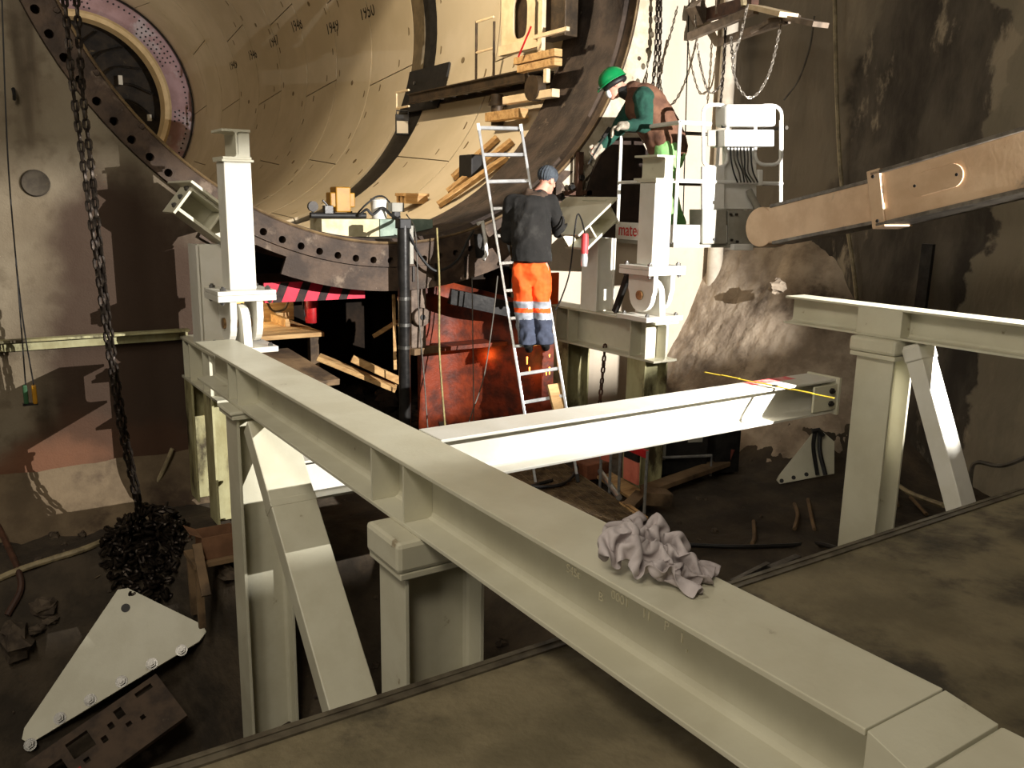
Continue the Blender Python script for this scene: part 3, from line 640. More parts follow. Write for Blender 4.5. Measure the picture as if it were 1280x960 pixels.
# ------------------------------------------------------------------ people
def organic(name, m, mats, parent, vox=.013, smooth=3, label=None, fold=0, fs=9.0, shade=None, zmin=None):
    o = m.build(name, mats, parent)
    r = o.modifiers.new('remesh', 'REMESH'); r.mode = 'VOXEL'; r.voxel_size = vox; r.use_smooth_shade = True
    if smooth: s_ = o.modifiers.new('smooth', 'SMOOTH'); s_.factor = .6; s_.iterations = smooth
    bake(o); me = o.data
    if fold:
        org = ORG[o.name]; me.calc_loop_triangles() if False else None
        ns = [v.normal.copy() for v in me.vertices]
        for v, n_ in zip(me.vertices, ns):
            p = v.co + org; k = nz(p.x * 1.0, p.y * 1.0, p.z * .7, fs); k2 = nz(p.x + 5, p.y, p.z * 1.4, fs * 2.2)
            v.co += n_ * (fold * (1 - 2.2 * abs(k)) + fold * .4 * k2)
    me.polygons.foreach_set('use_smooth', [True] * len(me.polygons))
    if mats.__class__ is list and len(me.materials) < len(mats):
        me.materials.clear(); [me.materials.append(x) for x in mats]
    if shade:
        org = ORG[o.name]; me.polygons.foreach_set('material_index', [shade(p.center + org) for p in me.polygons])
    if zmin is not None:
        zl = zmin - ORG[o.name].z
        for v in me.vertices:
            if v.co.z < zl: v.co.z = zl + .15 * (v.co.z - zl)
    if label: o['label'] = label
    return o
SKIN = mat('skin', S(206, 150, 128), S(190, 132, 112), 12, .55)
GLOVE = mat('work_glove', S(170, 160, 142), S(120, 112, 98), 14, .8)
def fingers(m, wrist, tip_dir, palm_n, thumb_side, L=.17, curl=.5, w=.085):
    """palm and five bent fingers; palm_n points out of the palm"""
    f_ = V(tip_dir).normalized(); n_ = V(palm_n); n_ = (n_ - f_ * n_.dot(f_)).normalized(); s_ = n_.cross(f_).normalized()
    if s_.dot(V(thumb_side)) < 0: s_ = -s_
    pl = L * .52; c = V(wrist)
    for k in (-1.2, -.4, .4, 1.2): m.cap(c + s_ * k * w * .22, c + f_ * pl + s_ * k * w * .30, .015, .014, 8)
    for k, le in ((1.2, .82), (.4, 1.0), (-.4, .95), (-1.2, .75)):
        a = c + f_ * pl + s_ * k * w * .30; d = f_; l = L * .48 * le / 3 * 1.15
        for j in range(3):
            d = (d * math.cos(curl) + n_ * math.sin(curl)).normalized(); b = a + d * l; m.cap(a, b, .0105 - j * .001, .0100 - j * .001, 8); a = b
    a = c + f_ * pl * .25 + s_ * w * .38; d = (f_ * .55 + s_ * .75 + n_ * .25).normalized()
    for j in range(2): b = a + d * L * .19; m.cap(a, b, .0125 - j * .0015, 0.017 - j * .0015, 8); a = b; d = (d * .8 + f_ * .5 + n_ * .35 - s_ * .25).normalized()

def head(m, c, f_, u_, s=1.0):
    f_ = V(f_).normalized(); u_ = V(u_); u_ = (u_ - f_ * u_.dot(f_)).normalized(); r_ = f_.cross(u_)
    A = (r_, f_, u_)
    m.ell(c + u_ * .03 * s, .075 * s, .095 * s, .10 * s, A); m.ell(c + f_ * .025 * s - u_ * .055 * s, .056 * s, .066 * s, .07 * s, A)
    m.cap(c + f_ * .092 * s + u_ * .012 * s, c + f_ * .108 * s - u_ * .025 * s, .010 * s, .015 * s, 8)      # nose
    m.cap(c + f_ * .085 * s - u_ * .064 * s - r_ * .02 * s, c + f_ * .085 * s - u_ * .064 * s + r_ * .02 * s, .009 * s, .009 * s, 8)    # mouth
    m.ell(c + f_ * .068 * s - u_ * .098 * s, .03 * s, .026 * s, .022 * s, A)
    for k in (-1, 1):
        m.ell(c + r_ * k * .078 * s - f_ * .005 * s, .012 * s, .026 * s, .036 * s, A)
        m.cap(c + f_ * .084 * s + r_ * k * .018 * s + u_ * .042 * s, c + f_ * .074 * s + r_ * k * .045 * s + u_ * .040 * s, .010 * s, .009 * s, 8)
    return r_, f_, u_
def eyes(parent, c, r_, f_, u_, s=1.0):
    for k in (-1, 1):
        m = MB(); m.ell(c + f_ * .083 * s + r_ * k * .032 * s + u_ * .018 * s, .014 * s, .009 * s, .009 * s, (r_, f_, u_), 10); m.build('eye', mat('eye', S(52, 40, 34), rough=.3), parent, smooth=True)

# --- person on the ladder
pd = 8.30
def A(u, v, dd=0): return bp(u, v, pd + dd)
vw = V((.55, .835, 0)).normalized(); rt_ = V((.835, -.55, 0)).normalized()
pl_ = thing('person', A(668, 438), 'person standing on the ladder, seen from behind, in grey beanie and orange trousers', 'person')
hips = A(664, 332, .0); chest = A(664, 272, .02); neck = A(672, 243, .05); hc = A(684, 226, .10)
shL, shR = A(640, 254, .05), A(689, 254, .05)
elL, elR = A(634, 296, .16), A(700, 290, .22); wrL, wrR = A(646, 303, .42), A(722, 283, .38)
knL, knR = A(655, 383, .06), A(677, 382, .06); anL, anR = A(660, 430, .0), A(681, 428, .0)
toeL, toeR = A(661, 436, .16), A(682, 434, .16)
hf = (rt_ * .75 + vw * .62 - Z_ * .28).normalized()
m = MB(); rr, ff, uu = head(m, hc, hf, Z_ + rt_ * .12)
m.cap(neck, hc - Z_ * .03, .058, .055); m.cap(hips, chest, .135, .15, flat=vw, fa=.72); m.cap(chest, neck - Z_ * .05, .145, .07, flat=vw, fa=.75)
for sh, el, wr in ((shL, elL, wrL), (shR, elR, wrR)):
    m.cap(chest + Z_ * .08, sh, .08, .062); m.cap(sh, el, .056, .043); m.cap(el, wr, .042, .028)
fingers(m, wrL, (wrL - elL), -Z_, -rt_, curl=.6); fingers(m, wrR, V((.65, -.1, -.5)), -Z_ * .5 + vw * .3, -vw, curl=.45)
for kn, an, toe, sx in ((knL, anL, toeL, -1), (knR, anR, toeR, 1)):
    hp = hips + rt_ * sx * .085 - Z_ * .02; m.cap(hp, kn, .088, .060); m.cap(kn, an, .056, .038); m.cap(an, toe, .038, .036)
body = organic('body', m, SKIN, pl_, .010, 2); eyes(pl_, hc, rr, ff, uu)
JACK = mat('dark_jacket', S(34, 32, 30), S(25, 24, 22), 6, .95, .2, 40, c3=S(46, 44, 41), s3=3)
m = MB(); m.cap(hips - Z_ * .0, hips + Z_ * .12, .198, .190, 16, flat=vw, fa=.82); m.cap(hips + Z_ * .1, chest, .188, .19, 16, flat=vw, fa=.80); m.cap(chest, neck - Z_ * .045, .185, .10, 16, flat=vw, fa=.8)
for sh, el, wr in ((shL, elL, wrL), (shR, elR, wrR)): m.cap(chest + Z_ * .1, sh, .12, .082); m.cap(sh, el, .080, .064); m.cap(el, el.lerp(wr, .9), .064, .050)
organic('jacket', m, JACK, pl_, .013, 3, 'dark jacket', fold=.012, fs=7, zmin=A(664, 324).z)
m = MB(); m.cap(neck - Z_ * .03 - rt_ * .09 - vw * .04, neck - Z_ * .02 + rt_ * .04 - vw * .03, .055, .06); m.cap(neck - rt_ * .06 - vw * .09 - Z_ * .05, neck - vw * .08 - Z_ * .02 + rt_ * .02, .05, .05); m.cap(neck - rt_ * .09, neck + vw * .05 - rt_ * .03 + Z_ * .01, .05, .05)
organic('hood', m, mat('brown_hood', S(84, 66, 52), S(62, 49, 40), 8, .9), pl_, .012, 3, 'brown hood lying on the back', fold=.01, fs=10)
OT = mat('orange_fabric', S(240, 92, 28), S(226, 78, 20), 8, .8, .1, 40); NAVY = mat('navy_fabric', S(62, 68, 84), S(48, 52, 66), 8, .85, .1, 40); REFL = mat('reflective_tape', S(146, 150, 156), S(132, 136, 142), 10, .4)
zt0 = knL.z
def tro(p):
    z = p.z
    if z > zt0 + .055: return 0
    if z > zt0 - .01: return 2
    if z > zt0 - .05: return 0
    if z > zt0 - .11: return 2
    return 2 if (p - A(655, 410)).dot(rt_) < -.045 else 1
m = MB(); m.cap(hips - Z_ * .06, hips - Z_ * .0, .160, .15, 16, flat=vw, fa=.78)
for kn, an, sx in ((knL, anL, -1), (knR, anR, 1)):
    hp = hips + rt_ * sx * .082 - Z_ * .05; m.cap(hp, kn, .104, .086); m.cap(kn, an + Z_ * .01, .084, .076)
organic('trousers', m, [OT, NAVY, REFL], pl_, .011, 2, 'orange trousers with reflective bands and navy lower legs', fold=.019, fs=8.5, shade=tro, zmin=anL.z + .005)
for an, toe in ((anL, toeL), (anR, toeR)): m = MB(); m.cap(an - Z_ * .005, toe, .047, .043); organic('shoe', m, BLACK, pl_, .010, 1)
BEAN = mat('grey_knit', S(70, 76, 82), S(52, 56, 62), 14, .95, .5, 60)
m = MB(); m.ell(hc + uu * .055 - ff * .012, .092, .112, .092, (rr, ff, uu), 20); o = organic('beanie', m, BEAN, pl_, .009, 2, 'grey ribbed beanie')
org = ORG[o.name]
for v in o.data.vertices:
    p = v.co + org - hc; a = math.atan2(p.dot(rr), p.dot(ff)); v.co += v.normal * (.004 * math.cos(a * 26))
m = MB(); m.cap(wrR - (wrR - elR).normalized() * .03, wrR + V((.02, 0, -.01)), .037, .036); fingers(m, wrR, V((.65, -.1, -.5)), -Z_ * .5 + vw * .3, -vw, L=.18, curl=.45, w=.10)
organic('glove', m, GLOVE, pl_, .009, 1); m = MB()
m.cap(wrL, wrL + (wrL - elL).normalized() * .03, .037, .036); fingers(m, wrL, (wrL - elL), -Z_, -rt_, L=.18, curl=.6, w=.10)
organic('glove', m, GLOVE, pl_, .009, 1)
# --- person in the work platform
pd2 = 8.88
def B(u, v, dd=0): return bp(u, v, pd2 + dd)
vw = V((.70, .71, 0)).normalized(); rt_ = V((.71, -.70, 0)).normalized()
pp = thing('person', B(825, 291), 'person in green helmet and dust mask leaning out of the work platform', 'person')
hips = B(834, 188, .0); belly = B(826, 160, 0); chest = B(806, 130, 0); neck = B(788, 117, 0); hc = B(768, 106, 0)
shN, shF = B(804, 122, -.19), B(796, 124, .16)
elN, wrN = B(806, 156, -.24), B(779, 157, -.30); elF, wrF = B(774, 160, .16), B(748, 186, .10)
hpN, hpF = hips - vw * .09, hips + vw * .09
knN, knF = B(832, 236, -.08), B(820, 240, .10); anN, anF = B(846, 281, -.06), B(826, 281, .12); toN, toF = B(830, 284, -.08), B(811, 284, .12)
hf = (-rt_ * .86 - Z_ * .50 - vw * .10).normalized()
m = MB(); rr, ff, uu = head(m, hc, hf, Z_ * .9 - rt_ * .35, 1.08); MB.rs = 1.10
m.cap(neck, hc - uu * .03 - ff * .02, .058, .056); m.cap(hips, belly, .14, .14, flat=rt_, fa=.8); m.cap(belly, chest, .14, .155, flat=rt_, fa=.85); m.cap(chest, neck, .14, .07)
for sh, el, wr in ((shN, elN, wrN), (shF, elF, wrF)): m.cap(chest, sh, .08, .062); m.cap(sh, el, .056, .043); m.cap(el, wr, .042, .028)
fingers(m, wrN, V((-.8, .5, -.25)), -Z_, -vw, curl=.75); fingers(m, wrF, wrF - elF, rt_ * .4 - vw * .8, Z_ - rt_, curl=.75)
for hp, kn, an, to in ((hpN, knN, anN, toN), (hpF, knF, anF, toF)): m.cap(hp, kn, .09, .062); m.cap(kn, an, .058, .04); m.cap(an, to, .038, .034)
organic('body', m, SKIN, pp, .010, 2); eyes(pp, hc, rr, ff, uu, 1.08)
GSL = mat('green_sweater', S(28, 70, 56), S(20, 54, 44), 8, .9, .15, 50); VEST = mat('brown_vest', S(112, 78, 58), S(86, 58, 44), 6, .9, .15, 50); GTR = mat('pale_green_trousers', S(140, 190, 118), S(112, 164, 96), 6, .85, .1, 40, c3=S(70, 96, 60), s3=5, lo3=.6, hi3=.75)
m = MB()
for sh, el, wr in ((shN, elN, wrN), (shF, elF, wrF)): m.cap(chest.lerp(sh, .55), sh, .09, .096); m.cap(sh, el, .092, .070); m.cap(el, el.lerp(wr, .88), .064, .047)
organic('sweater', m, GSL, pp, .011, 3, 'dark green sleeves', fold=.009, fs=9)
m = MB(); m.cap(hips + Z_ * .04, belly, .185, .178, 16); m.cap(belly, chest, .178, .185, 16); m.cap(chest, neck - ff * .02 + rt_ * .02, .175, .10, 16); m.cap(chest + vw * -.10, shN + rt_ * .015, .10, .072); m.cap(chest + vw * .1, shF, .10, .07); m.cap(chest - rt_ * .09 - Z_ * .05, belly - rt_ * .12 - Z_ * .02, .10, .10)
organic('vest', m, VEST, pp, .013, 3, 'brown sleeveless vest', fold=.012, fs=8)
m = MB(); m.cap(hips + Z_ * .01, hips - Z_ * .05, .172, .165, 16)
for hp, kn, an in ((hpN, knN, anN), (hpF, knF, anF)): m.cap(hp, kn, .118, .092); m.cap(kn, an + Z_ * .01, .09, .078)
organic('trousers', m, GTR, pp, .012, 3, 'pale green work trousers', fold=.013, fs=7)
for an, to in ((anN, toN), (anF, toF)): m = MB(); m.cap(an, to, .047, .042); organic('shoe', m, BLACK, pp, .010, 1)
HEL = mat('green_helmet', S(22, 132, 74), S(18, 118, 64), 5, .3)
m = MB(); n = 24; vs = []; fs = []
for i in range(9):
    t = math.pi / 2 * i / 8
    for k in range(n): a = 2 * math.pi * k / n; vs.append(hc + uu * (.045 + .142 * math.sin(t)) + (rr * math.cos(a) * .122 + ff * math.sin(a) * .150) * math.cos(t))
for i in range(8):
    for k in range(n): fs.append((i * n + k, i * n + (k + 1) % n, (i + 1) * n + (k + 1) % n, (i + 1) * n + k))
vs2 = []
for k in range(n):
    a = 2 * math.pi * k / n; e = 1.06 + .22 * max(0, math.sin(a)) ** 2
    vs2.append(hc + uu * (.036 - .012 * max(0, math.sin(a))) + (rr * math.cos(a) * .122 + ff * math.sin(a) * .150) * e)
b0 = len(vs); vs += vs2; fs += [(k, (k + 1) % n, b0 + (k + 1) % n, b0 + k) for k in range(n)]
m.add(vs, fs); he = m.build('helmet', HEL, pp, smooth=True, label='green safety helmet'); sm = he.modifiers.new('thick', 'SOLIDIFY'); sm.thickness = .004
m = MB(); m.cap(hc + ff * .13 + uu * .06, hc + ff * .15 + uu * .05, .022, .02); m.build('lamp', GALV, he, smooth=True)
m = MB(); m.tube([hc + uu * .008 + rr * math.cos(a) * .088 + ff * (math.sin(a) * .105 - .012) for a in [2 * math.pi * k / 24 for k in range(11, 38)]], .032, 8); organic('headband', m, BLACK, pp, .009, 2, 'black ear-warming headband')
m = MB(); m.ell(hc + ff * .088 - uu * .052, .048, .038, .050, (rr, ff, uu)); organic('dust_mask', m, mat('mask_white', S(226, 224, 222), rough=.9), pp, .007, 1, 'white dust mask')
m = MB(); m.cap(neck + rt_ * .05 - Z_ * .02, hc - uu * .085 - ff * .035, .085, .062); organic('neck_warmer', m, BLACK, pp, .010, 1)
m = MB(); m.cap(wrN + rt_ * .03, wrN - rt_ * .02, .042, .040); MB.rs = 1.35; fingers(m, wrN, V((-.8, .5, -.25)), -Z_, -vw, L=.185, curl=.75, w=.105); organic('glove', m, GLOVE, pp, .009, 1); m = MB(); m.cap(wrF - (wrF - elF).normalized() * .03, wrF + (wrF - elF).normalized() * .02, .042, .040); fingers(m, wrF, wrF - elF, rt_ * .4 - vw * .8, Z_ - rt_, L=.185, curl=.75, w=.105)
organic('glove', m, GLOVE, pp, .009, 1)
m = MB(); m.cyl(B(757, 168, -.02), B(735, 205, .0), .010, n=8); m.cyl(B(762, 160, -.02), B(754, 172, -.02), .022, n=10); MB.rs = 1.0; m.build('wire_brush', BLKMET, None, 'thin tool held down by the gloved hand of the person in the platform', 'hand tool')
# ------------------------------------------------------------------ floodlight on its tripod
fl = thing('floodlight', (FL.x, FL.y, 0), 'work floodlight with added light-blocking panels on a tripod right of the frame', 'floodlight')
m = MB(); m.box(FL + V((0, -.06, 0)), (.24, .05, .22)); m.build('housing', BLKMET, fl)
K_ = 2.5
edge = [(-.30, -.083), (-.115, -.0838), (-.068, -.086), (-.0576, -.107), (-.046, -.096), (-.038, -.062), (-.010, -.053), (.13, -.047)]  # added panels with an uneven edge, shaped to set where the beam's shadows fall
for (e0, e1_) in zip(edge, edge[1:]):
    P = [FL + V((e0[0] * K_, .15 * K_, e0[1] * K_)), FL + V((e1_[0] * K_, .15 * K_, e1_[1] * K_)), FL + V((e1_[0] * K_, .15 * K_, -.62)), FL + V((e0[0] * K_, .15 * K_, -.62))]
    m = MB(); m.add(P + [p + V((0, .004, 0)) for p in P], [(0, 1, 2, 3), (7, 6, 5, 4), (0, 1, 5, 4), (1, 2, 6, 5), (2, 3, 7, 6), (3, 0, 4, 7)]); m.build('light_blocker', BLKMET, fl)
P = [FL + V((x * K_, .15 * K_, z * K_)) for x, z in ((-.30, -.016), (-.066, -.0105), (-.058, .25), (-.30, .25))]  # added panel keeping the beam off the upper left wall and strut heads
m = MB(); m.add(P + [p + V((0, .004, 0)) for p in P], [(0, 1, 2, 3), (7, 6, 5, 4), (0, 1, 5, 4), (1, 2, 6, 5), (2, 3, 7, 6), (3, 0, 4, 7)]); m.build('light_blocker', BLKMET, fl)
m = MB(); m.bar(FL + V((.115, -.04, -.1)), FL + V((.118, .40, -.1)), .005, .8); m.build('light_blocker', BLKMET, fl)  # added side panel keeping the beam off the right wall
m = MB(); m.cyl(FL + V((0, -.06, -.12)), (FL.x, FL.y - .06, .35), .018); m.build('pole', BLKMET, fl)
for k in range(3):
    a = k * 2.09 + .3; m = MB(); m.cyl((FL.x, FL.y - .06, .75), (FL.x + .5 * math.cos(a), FL.y - .06 + .5 * math.sin(a), .012), .012, n=8); m.build('leg', BLKMET, fl)
# ------------------------------------------------------------------ work platform and boom
LW = mat('lift_white', S(228, 226, 220), S(214, 211, 202), 4, .4); LG = mat('lift_grey', S(150, 146, 134), S(132, 128, 116), 5, .5)
M0 = bp(842, 303, 8.36); zf = M0.z
def at_z(u, d, z):                            # point above pixel column u at depth d and height z
    p = bp(u, 303, d); k = (z - p.z); q = V((p.x, p.y, z))
    return q
L0 = at_z(771, 9.35, zf); R0 = at_z(972, 8.72, zf); K0 = L0 + (R0 - M0); HT = 1.13
wp = thing('work_platform', (M0 + K0) / 2, 'white lift work platform with railings and control console', 'work platform')
def rl(m, pts, r=.020): m.tube(pts, r, 8)
m = MB(); m.add([M0 - Z_ * .05, R0 - Z_ * .05, K0 - Z_ * .05, L0 - Z_ * .05, M0, R0, K0, L0], [(0, 1, 2, 3), (4, 5, 6, 7), (0, 1, 5, 4), (1, 2, 6, 5), (2, 3, 7, 6), (3, 0, 4, 7)]); m.build('deck', LG, wp)
def side(p, q, h=.15, t=.012):
    m = MB(); m.bar(p + Z_ * h / 2, q + Z_ * h / 2, t, h); return m.build('toe_board', LW, wp)
tb = side(L0, M0, .17); side(M0, R0, .17); side(R0, K0); side(K0, L0)
zt_ = M0.z + HT; up = Z_ * HT
for p in (L0, M0, K0, (L0 + K0) / 2, (K0 + R0) / 2):
    m = MB(); rl(m, [p, p + up], .019); m.build('post', LW, wp, smooth=True)
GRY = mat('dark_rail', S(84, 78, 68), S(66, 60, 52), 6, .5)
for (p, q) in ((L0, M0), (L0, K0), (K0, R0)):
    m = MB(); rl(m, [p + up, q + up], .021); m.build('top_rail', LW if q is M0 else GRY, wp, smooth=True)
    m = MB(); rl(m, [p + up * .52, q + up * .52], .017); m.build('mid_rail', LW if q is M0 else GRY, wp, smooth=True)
m = MB(); rl(m, [M0 + up * .52, R0 + up * .52], .019); m.build('mid_rail', LW, wp, smooth=True)
m = MB(); rl(m, [M0 + up, M0.lerp(R0, .28) + up], .019); m.build('top_rail', LW, wp, smooth=True)
e1 = (R0 - M0).normalized(); e2 = V((-e1.y, e1.x, 0)); MR = (R0 - M0).length
def C3(u, v, dd=0):                            # point over the M-R side at picture column u
    d = ray(u, v); n_ = e2; o = M0 + e2 * dd; t = (o - CP).dot(n_) / d.dot(n_); return CP + d * t
# hoops beside the console
def hoop(u0, u1, v0, v1, dd, name='hoop', rr_=10):
    pts = []
    for (cx_, cy_, a0_) in ((u0 + rr_, v0 + rr_, 180), (u1 - rr_, v0 + rr_, 270), (u1 - rr_, v1 - rr_, 0), (u0 + rr_, v1 - rr_, 90)):
        for k in range(5): a = math.radians(a0_ + 22.5 * k); pts.append(C3(cx_ + rr_ * math.cos(a), cy_ + rr_ * math.sin(a), dd))
    m = MB(); m.tube(pts, .018, 8, closed=True); return m.build(name, LW, wp, smooth=True)
hoop(879, 909, 131, 209, .03); hoop(944, 977, 132, 206, .0, rr_=12)
m = MB(); m.tube([C3(976, 150, 0), C3(976, 262, 0)], .018, 8); m.build('post', LW, wp, smooth=True)
def slabpx(name, u0, v0, u1, v1, dd0, dd1, mm, bevel=.01):
    a, b, c, d = C3(u0, v0, dd0), C3(u1, v0, dd0), C3(u1, v1, dd0), C3(u0, v1, dd0); k = e2 * (dd1 - dd0)
    m = MB(); m.add([a, b, c, d, a + k, b + k, c + k, d + k], [(0, 1, 2, 3), (4, 5, 6, 7), (0, 1, 5, 4), (1, 2, 6, 5), (2, 3, 7, 6), (3, 0, 4, 7)]); return m.build(name, mm, wp, bevel=bevel)
slabpx('console_cover', 908, 130, 971, 158, -.06, .16, LW, .03)
slabpx('control_box', 906, 162, 968, 183, -.12, .12, LW)
slabpx('side_screen', 885, 162, 905, 183, .0, .02, LG)
slabpx('apron', 905, 184, 946, 262, .06, .10, LW)
slabpx('cabinet_door', 878, 208, 906, 262, .0, .04, LW)
cab = slabpx('cabinet', 878, 262, 908, 305, -.04, .22, LG, .006)
slabpx('bracket_plate', 910, 263, 945, 305, -.02, .05, LG, .006); slabpx('foot_block', 917, 305, 942, 313, -.06, .12, LW)
slabpx('bracket_post', 948, 212, 954, 232, -.02, .03, LW)
slabpx('joystick', 903, 146, 907, 160, .02, .05, BLACK)
m = MB(); m.cyl(C3(936, 238, -.05), C3(948, 262, -.05), .035, n=12); m.build('tilt_cylinder', LG, wp, smooth=True)
for k in range(7):
    u = 913 + k * 4.2; m = MB(); m.tube(curve_pts([C3(u, 184, -.03), C3(u + 1, 200, -.05), C3(u + 4 + 3 * math.sin(k), 215, -.06), C3(u + 9, 228, -.04)], 5), .008, 5); m.build('hydraulic_hose', CABLE if k % 2 else BLACK, wp, smooth=True)
for u, v in ((913, 268), (920, 268), (914, 300), (921, 302), (892, 299)):
    m = MB(); p = C3(u, v, -.03); m.cyl(p, p - e2 * .02, .014, n=6); m.build('bolt', DKSTEEL, wp)
# lettering on the left toe board
dl = (M0 - L0).normalized(); nrm_l = dl.cross(Z_); 
if nrm_l.dot(CP - L0) < 0: nrm_l = -nrm_l
m = MB(); m.bar(L0 + dl * .02 + nrm_l * .012 + Z_ * .075, M0 - dl * .02 + nrm_l * .012 + Z_ * .075, .004, .17); sg = m.build('sign_board', LW, wp, label='white board with red lettering')
pm = L0 + dl * .05 + nrm_l * .016 + Z_ * .03
place_text('lettering', 'mateco', .19, mat('red_lettering', S(196, 40, 36), rough=.5), sg, pm, dl, Z_, .002)
# boom
TAN = mat('boom_tan', S(214, 184, 152), S(196, 164, 132), 3, .5, .05, 30, c3=S(120, 112, 102), s3=2.0, lo3=.6, hi3=.72)
GREYM = mat('boom_grease', S(120, 112, 102), S(84, 78, 70), 8, .4, .1, 30)
ba, bb2 = bp(962, 284, 8.25), bp(1113, 250, 7.0); bc, bd = bp(1108, 250, 7.0), bp(1420, 168, 5.45)
boom = thing('lift_boom', (bd.x, bd.y, 0), 'tan telescopic lift boom reaching in from the right edge', 'lift boom')
axb = (bd - bc).normalized(); _, sb, ub = frame(axb)
m = MB(); m.bar(ba, bb2 + (bb2 - ba).normalized() * .3, .24, .345); m.build('inner_section', TAN, boom, bevel=.02)
m = MB(); m.bar(bc, bd, .32, .415); osec = m.build('outer_section', TAN, boom, bevel=.012)
for k in (-1, 1):
    m = MB(); m.bar(bc + ub * k * .207, bd + ub * k * .207, .36, .032); m.build('edge_strip', GREYM, boom, bevel=.006)
    m = MB(); d2 = (bb2 - ba).normalized(); _, s2, u2 = frame(d2); m.bar(ba + u2 * k * .172 + d2 * .15, bb2 + u2 * k * .172, .255, .03); m.build('slide_strip', GREYM, boom, bevel=.004)
m = MB(); m.box(bc + axb * .03, (.12, .36, .47), (axb, sb, ub)); col_ = m.build('collar', TAN, boom, bevel=.006)
fs_ = sb if sb.dot(CP - bc) > 0 else -sb
for k in (-1, 1):
    m = MB(); p = bc + axb * .03 + fs_ * .18 + ub * k * .18; m.cyl(p, p + fs_ * .012, .014, n=8); m.build('bolt', DKSTEEL, col_)
m = MB(); cpos = bc.lerp(bd, .30) + fs_ * .161 + ub * .02; n = 24; poly = []
for k in range(n): a = 2 * math.pi * k / n; poly.append((.09 * math.cos(a) + (.13 if math.cos(a) > 0 else -.13), .09 * math.sin(a)))
m.prism(poly, cpos, axb, ub, fs_ * .008); m.build('cover_plate', TAN, boom, bevel=.003)
for k in (-1, 1): m = MB(); p = cpos + axb * k * .17 + fs_ * .008; m.cyl(p, p + fs_ * .006, .012, n=8); m.build('screw', DKSTEEL, boom)
m = MB(); m.cyl(ba - sb * .13, ba + sb * .13, .19, n=24); m.build('boom_head', TAN, boom, smooth=True, bevel=.01)
m = MB(); m.cyl((bd.x + .12, bd.y - .1, 0), (bd.x + .12, bd.y - .1, bd.z - .175), .10, n=16); m.build('mast', TAN, boom)
# ------------------------------------------------------------------ ground lookup
def on_ground(u, v, lift=0.0):
    d = ray(u, v); t = 3.0
    while t < 14:
        p = CP + d * t
        if p.y > 2.4 and p.z < gz(p.x, p.y) + lift: return V((p.x, p.y, gz(p.x, p.y) + lift))
        if p.y > YW - .05: return V((p.x, YW - .05, p.z))
        t += .02
    return CP + d * t
# ------------------------------------------------------------------ chains
def link_mesh(L, w, r, mm, n=10, k=6):
    pts = []; h = L / 2 - w / 2; R_ = w / 2 - r
    for i in range(n // 2 + 1): a = math.pi * i / (n // 2); pts.append(V((R_ * math.cos(a), 0, h + R_ * math.sin(a))))
    for i in range(n // 2 + 1): a = math.pi + math.pi * i / (n // 2); pts.append(V((R_ * math.cos(a), 0, -h + R_ * math.sin(a))))
    m = MB(); m.tube(pts, r, k, closed=True); return m
def along(pts, step):
    out = []; acc = 0; P = curve_pts(pts, 24); prev = P[0]; out.append((P[0], (P[1] - P[0]).normalized())); need = step
    for p in P[1:]:
        seg = (p - prev).length
        while seg >= need and seg > 0:
            q = prev.lerp(p, need / seg); out.append((q, (p - prev).normalized())); prev = q; seg = (p - prev).length; need = step
        need -= seg; prev = p
    return out
def chain_links(parent, pts, L, w, r, mm, joined=False):
    lm = link_mesh(L, w, r, mm, 8, 5); pitch = L - 2.2 * r; M = MB(); me = None if joined else lm.mesh('link', mm, smooth=True)
    for i, (p, t) in enumerate(along(pts, pitch)):
        q = t.to_track_quat('Z', 'Y') @ Quaternion((0, 0, 1), (math.pi / 2 if i % 2 else 0) + .25 + .2 * math.sin(i * 1.7))
        if joined: M.add([q @ v + p for v in lm.v], lm.f)
        else: inst(me, 'link', parent, p, q)
    return M
pile_c = on_ground(178, 700)
def hp(u, v, y): return on_y(u, v, y)
s1 = [hp(80, -12, 7.1), hp(90, 100, 7.1), hp(105, 210, 7.1), hp(117, 300, 7.1), hp(132, 410, 7.12), hp(150, 530, 7.15), hp(170, 625, 7.2), hp(176, 672, 7.3)]
s2 = [hp(95, -12, 7.16), hp(103, 110, 7.16), hp(115, 215, 7.16), hp(124, 300, 7.16), hp(137, 410, 7.18), hp(155, 530, 7.2), hp(174, 625, 7.26), hp(182, 672, 7.34)]
ch = thing('hoist_chain', s1[-1], 'heavy dark hoist chain hanging left, the strand nearer the left edge', 'chain', 'hoist chain strands on the left')
chain_links(ch, s1, .098, .056, .0125, CHAIN)
ch2 = thing('hoist_chain', s2[-1], 'heavy dark hoist chain hanging left, the strand nearer the ring', 'chain', 'hoist chain strands on the left')
chain_links(ch2, s2, .098, .056, .0125, CHAIN)
m = MB(); rnd = random.Random(3); lm = link_mesh(.098, .056, .0125, CHAIN, 8, 5); pc = (s1[-1] + s2[-1]) / 2 - Z_ * .10
for i in range(330):
    a = rnd.uniform(0, 6.28); r = .33 * math.sqrt(rnd.random()); h = rnd.random() * .36 * (1 - (r / .38) ** 2)
    p = V((pc.x + r * math.cos(a), pc.y - .12 + r * .8 * math.sin(a), 0)); p.z = max(gz(p.x, p.y), pc.z - .36) + .03 + h
    q = Quaternion((rnd.uniform(-1, 1), rnd.uniform(-1, 1), rnd.uniform(-1, 1), rnd.uniform(-1, 1))).normalized(); m.add([q @ v + p for v in lm.v], lm.f)
m.build('chain_pile', CHAIN, None, 'heap of dark chain lying on the ground below the hoist chains', 'chain', kind='stuff', smooth=True)
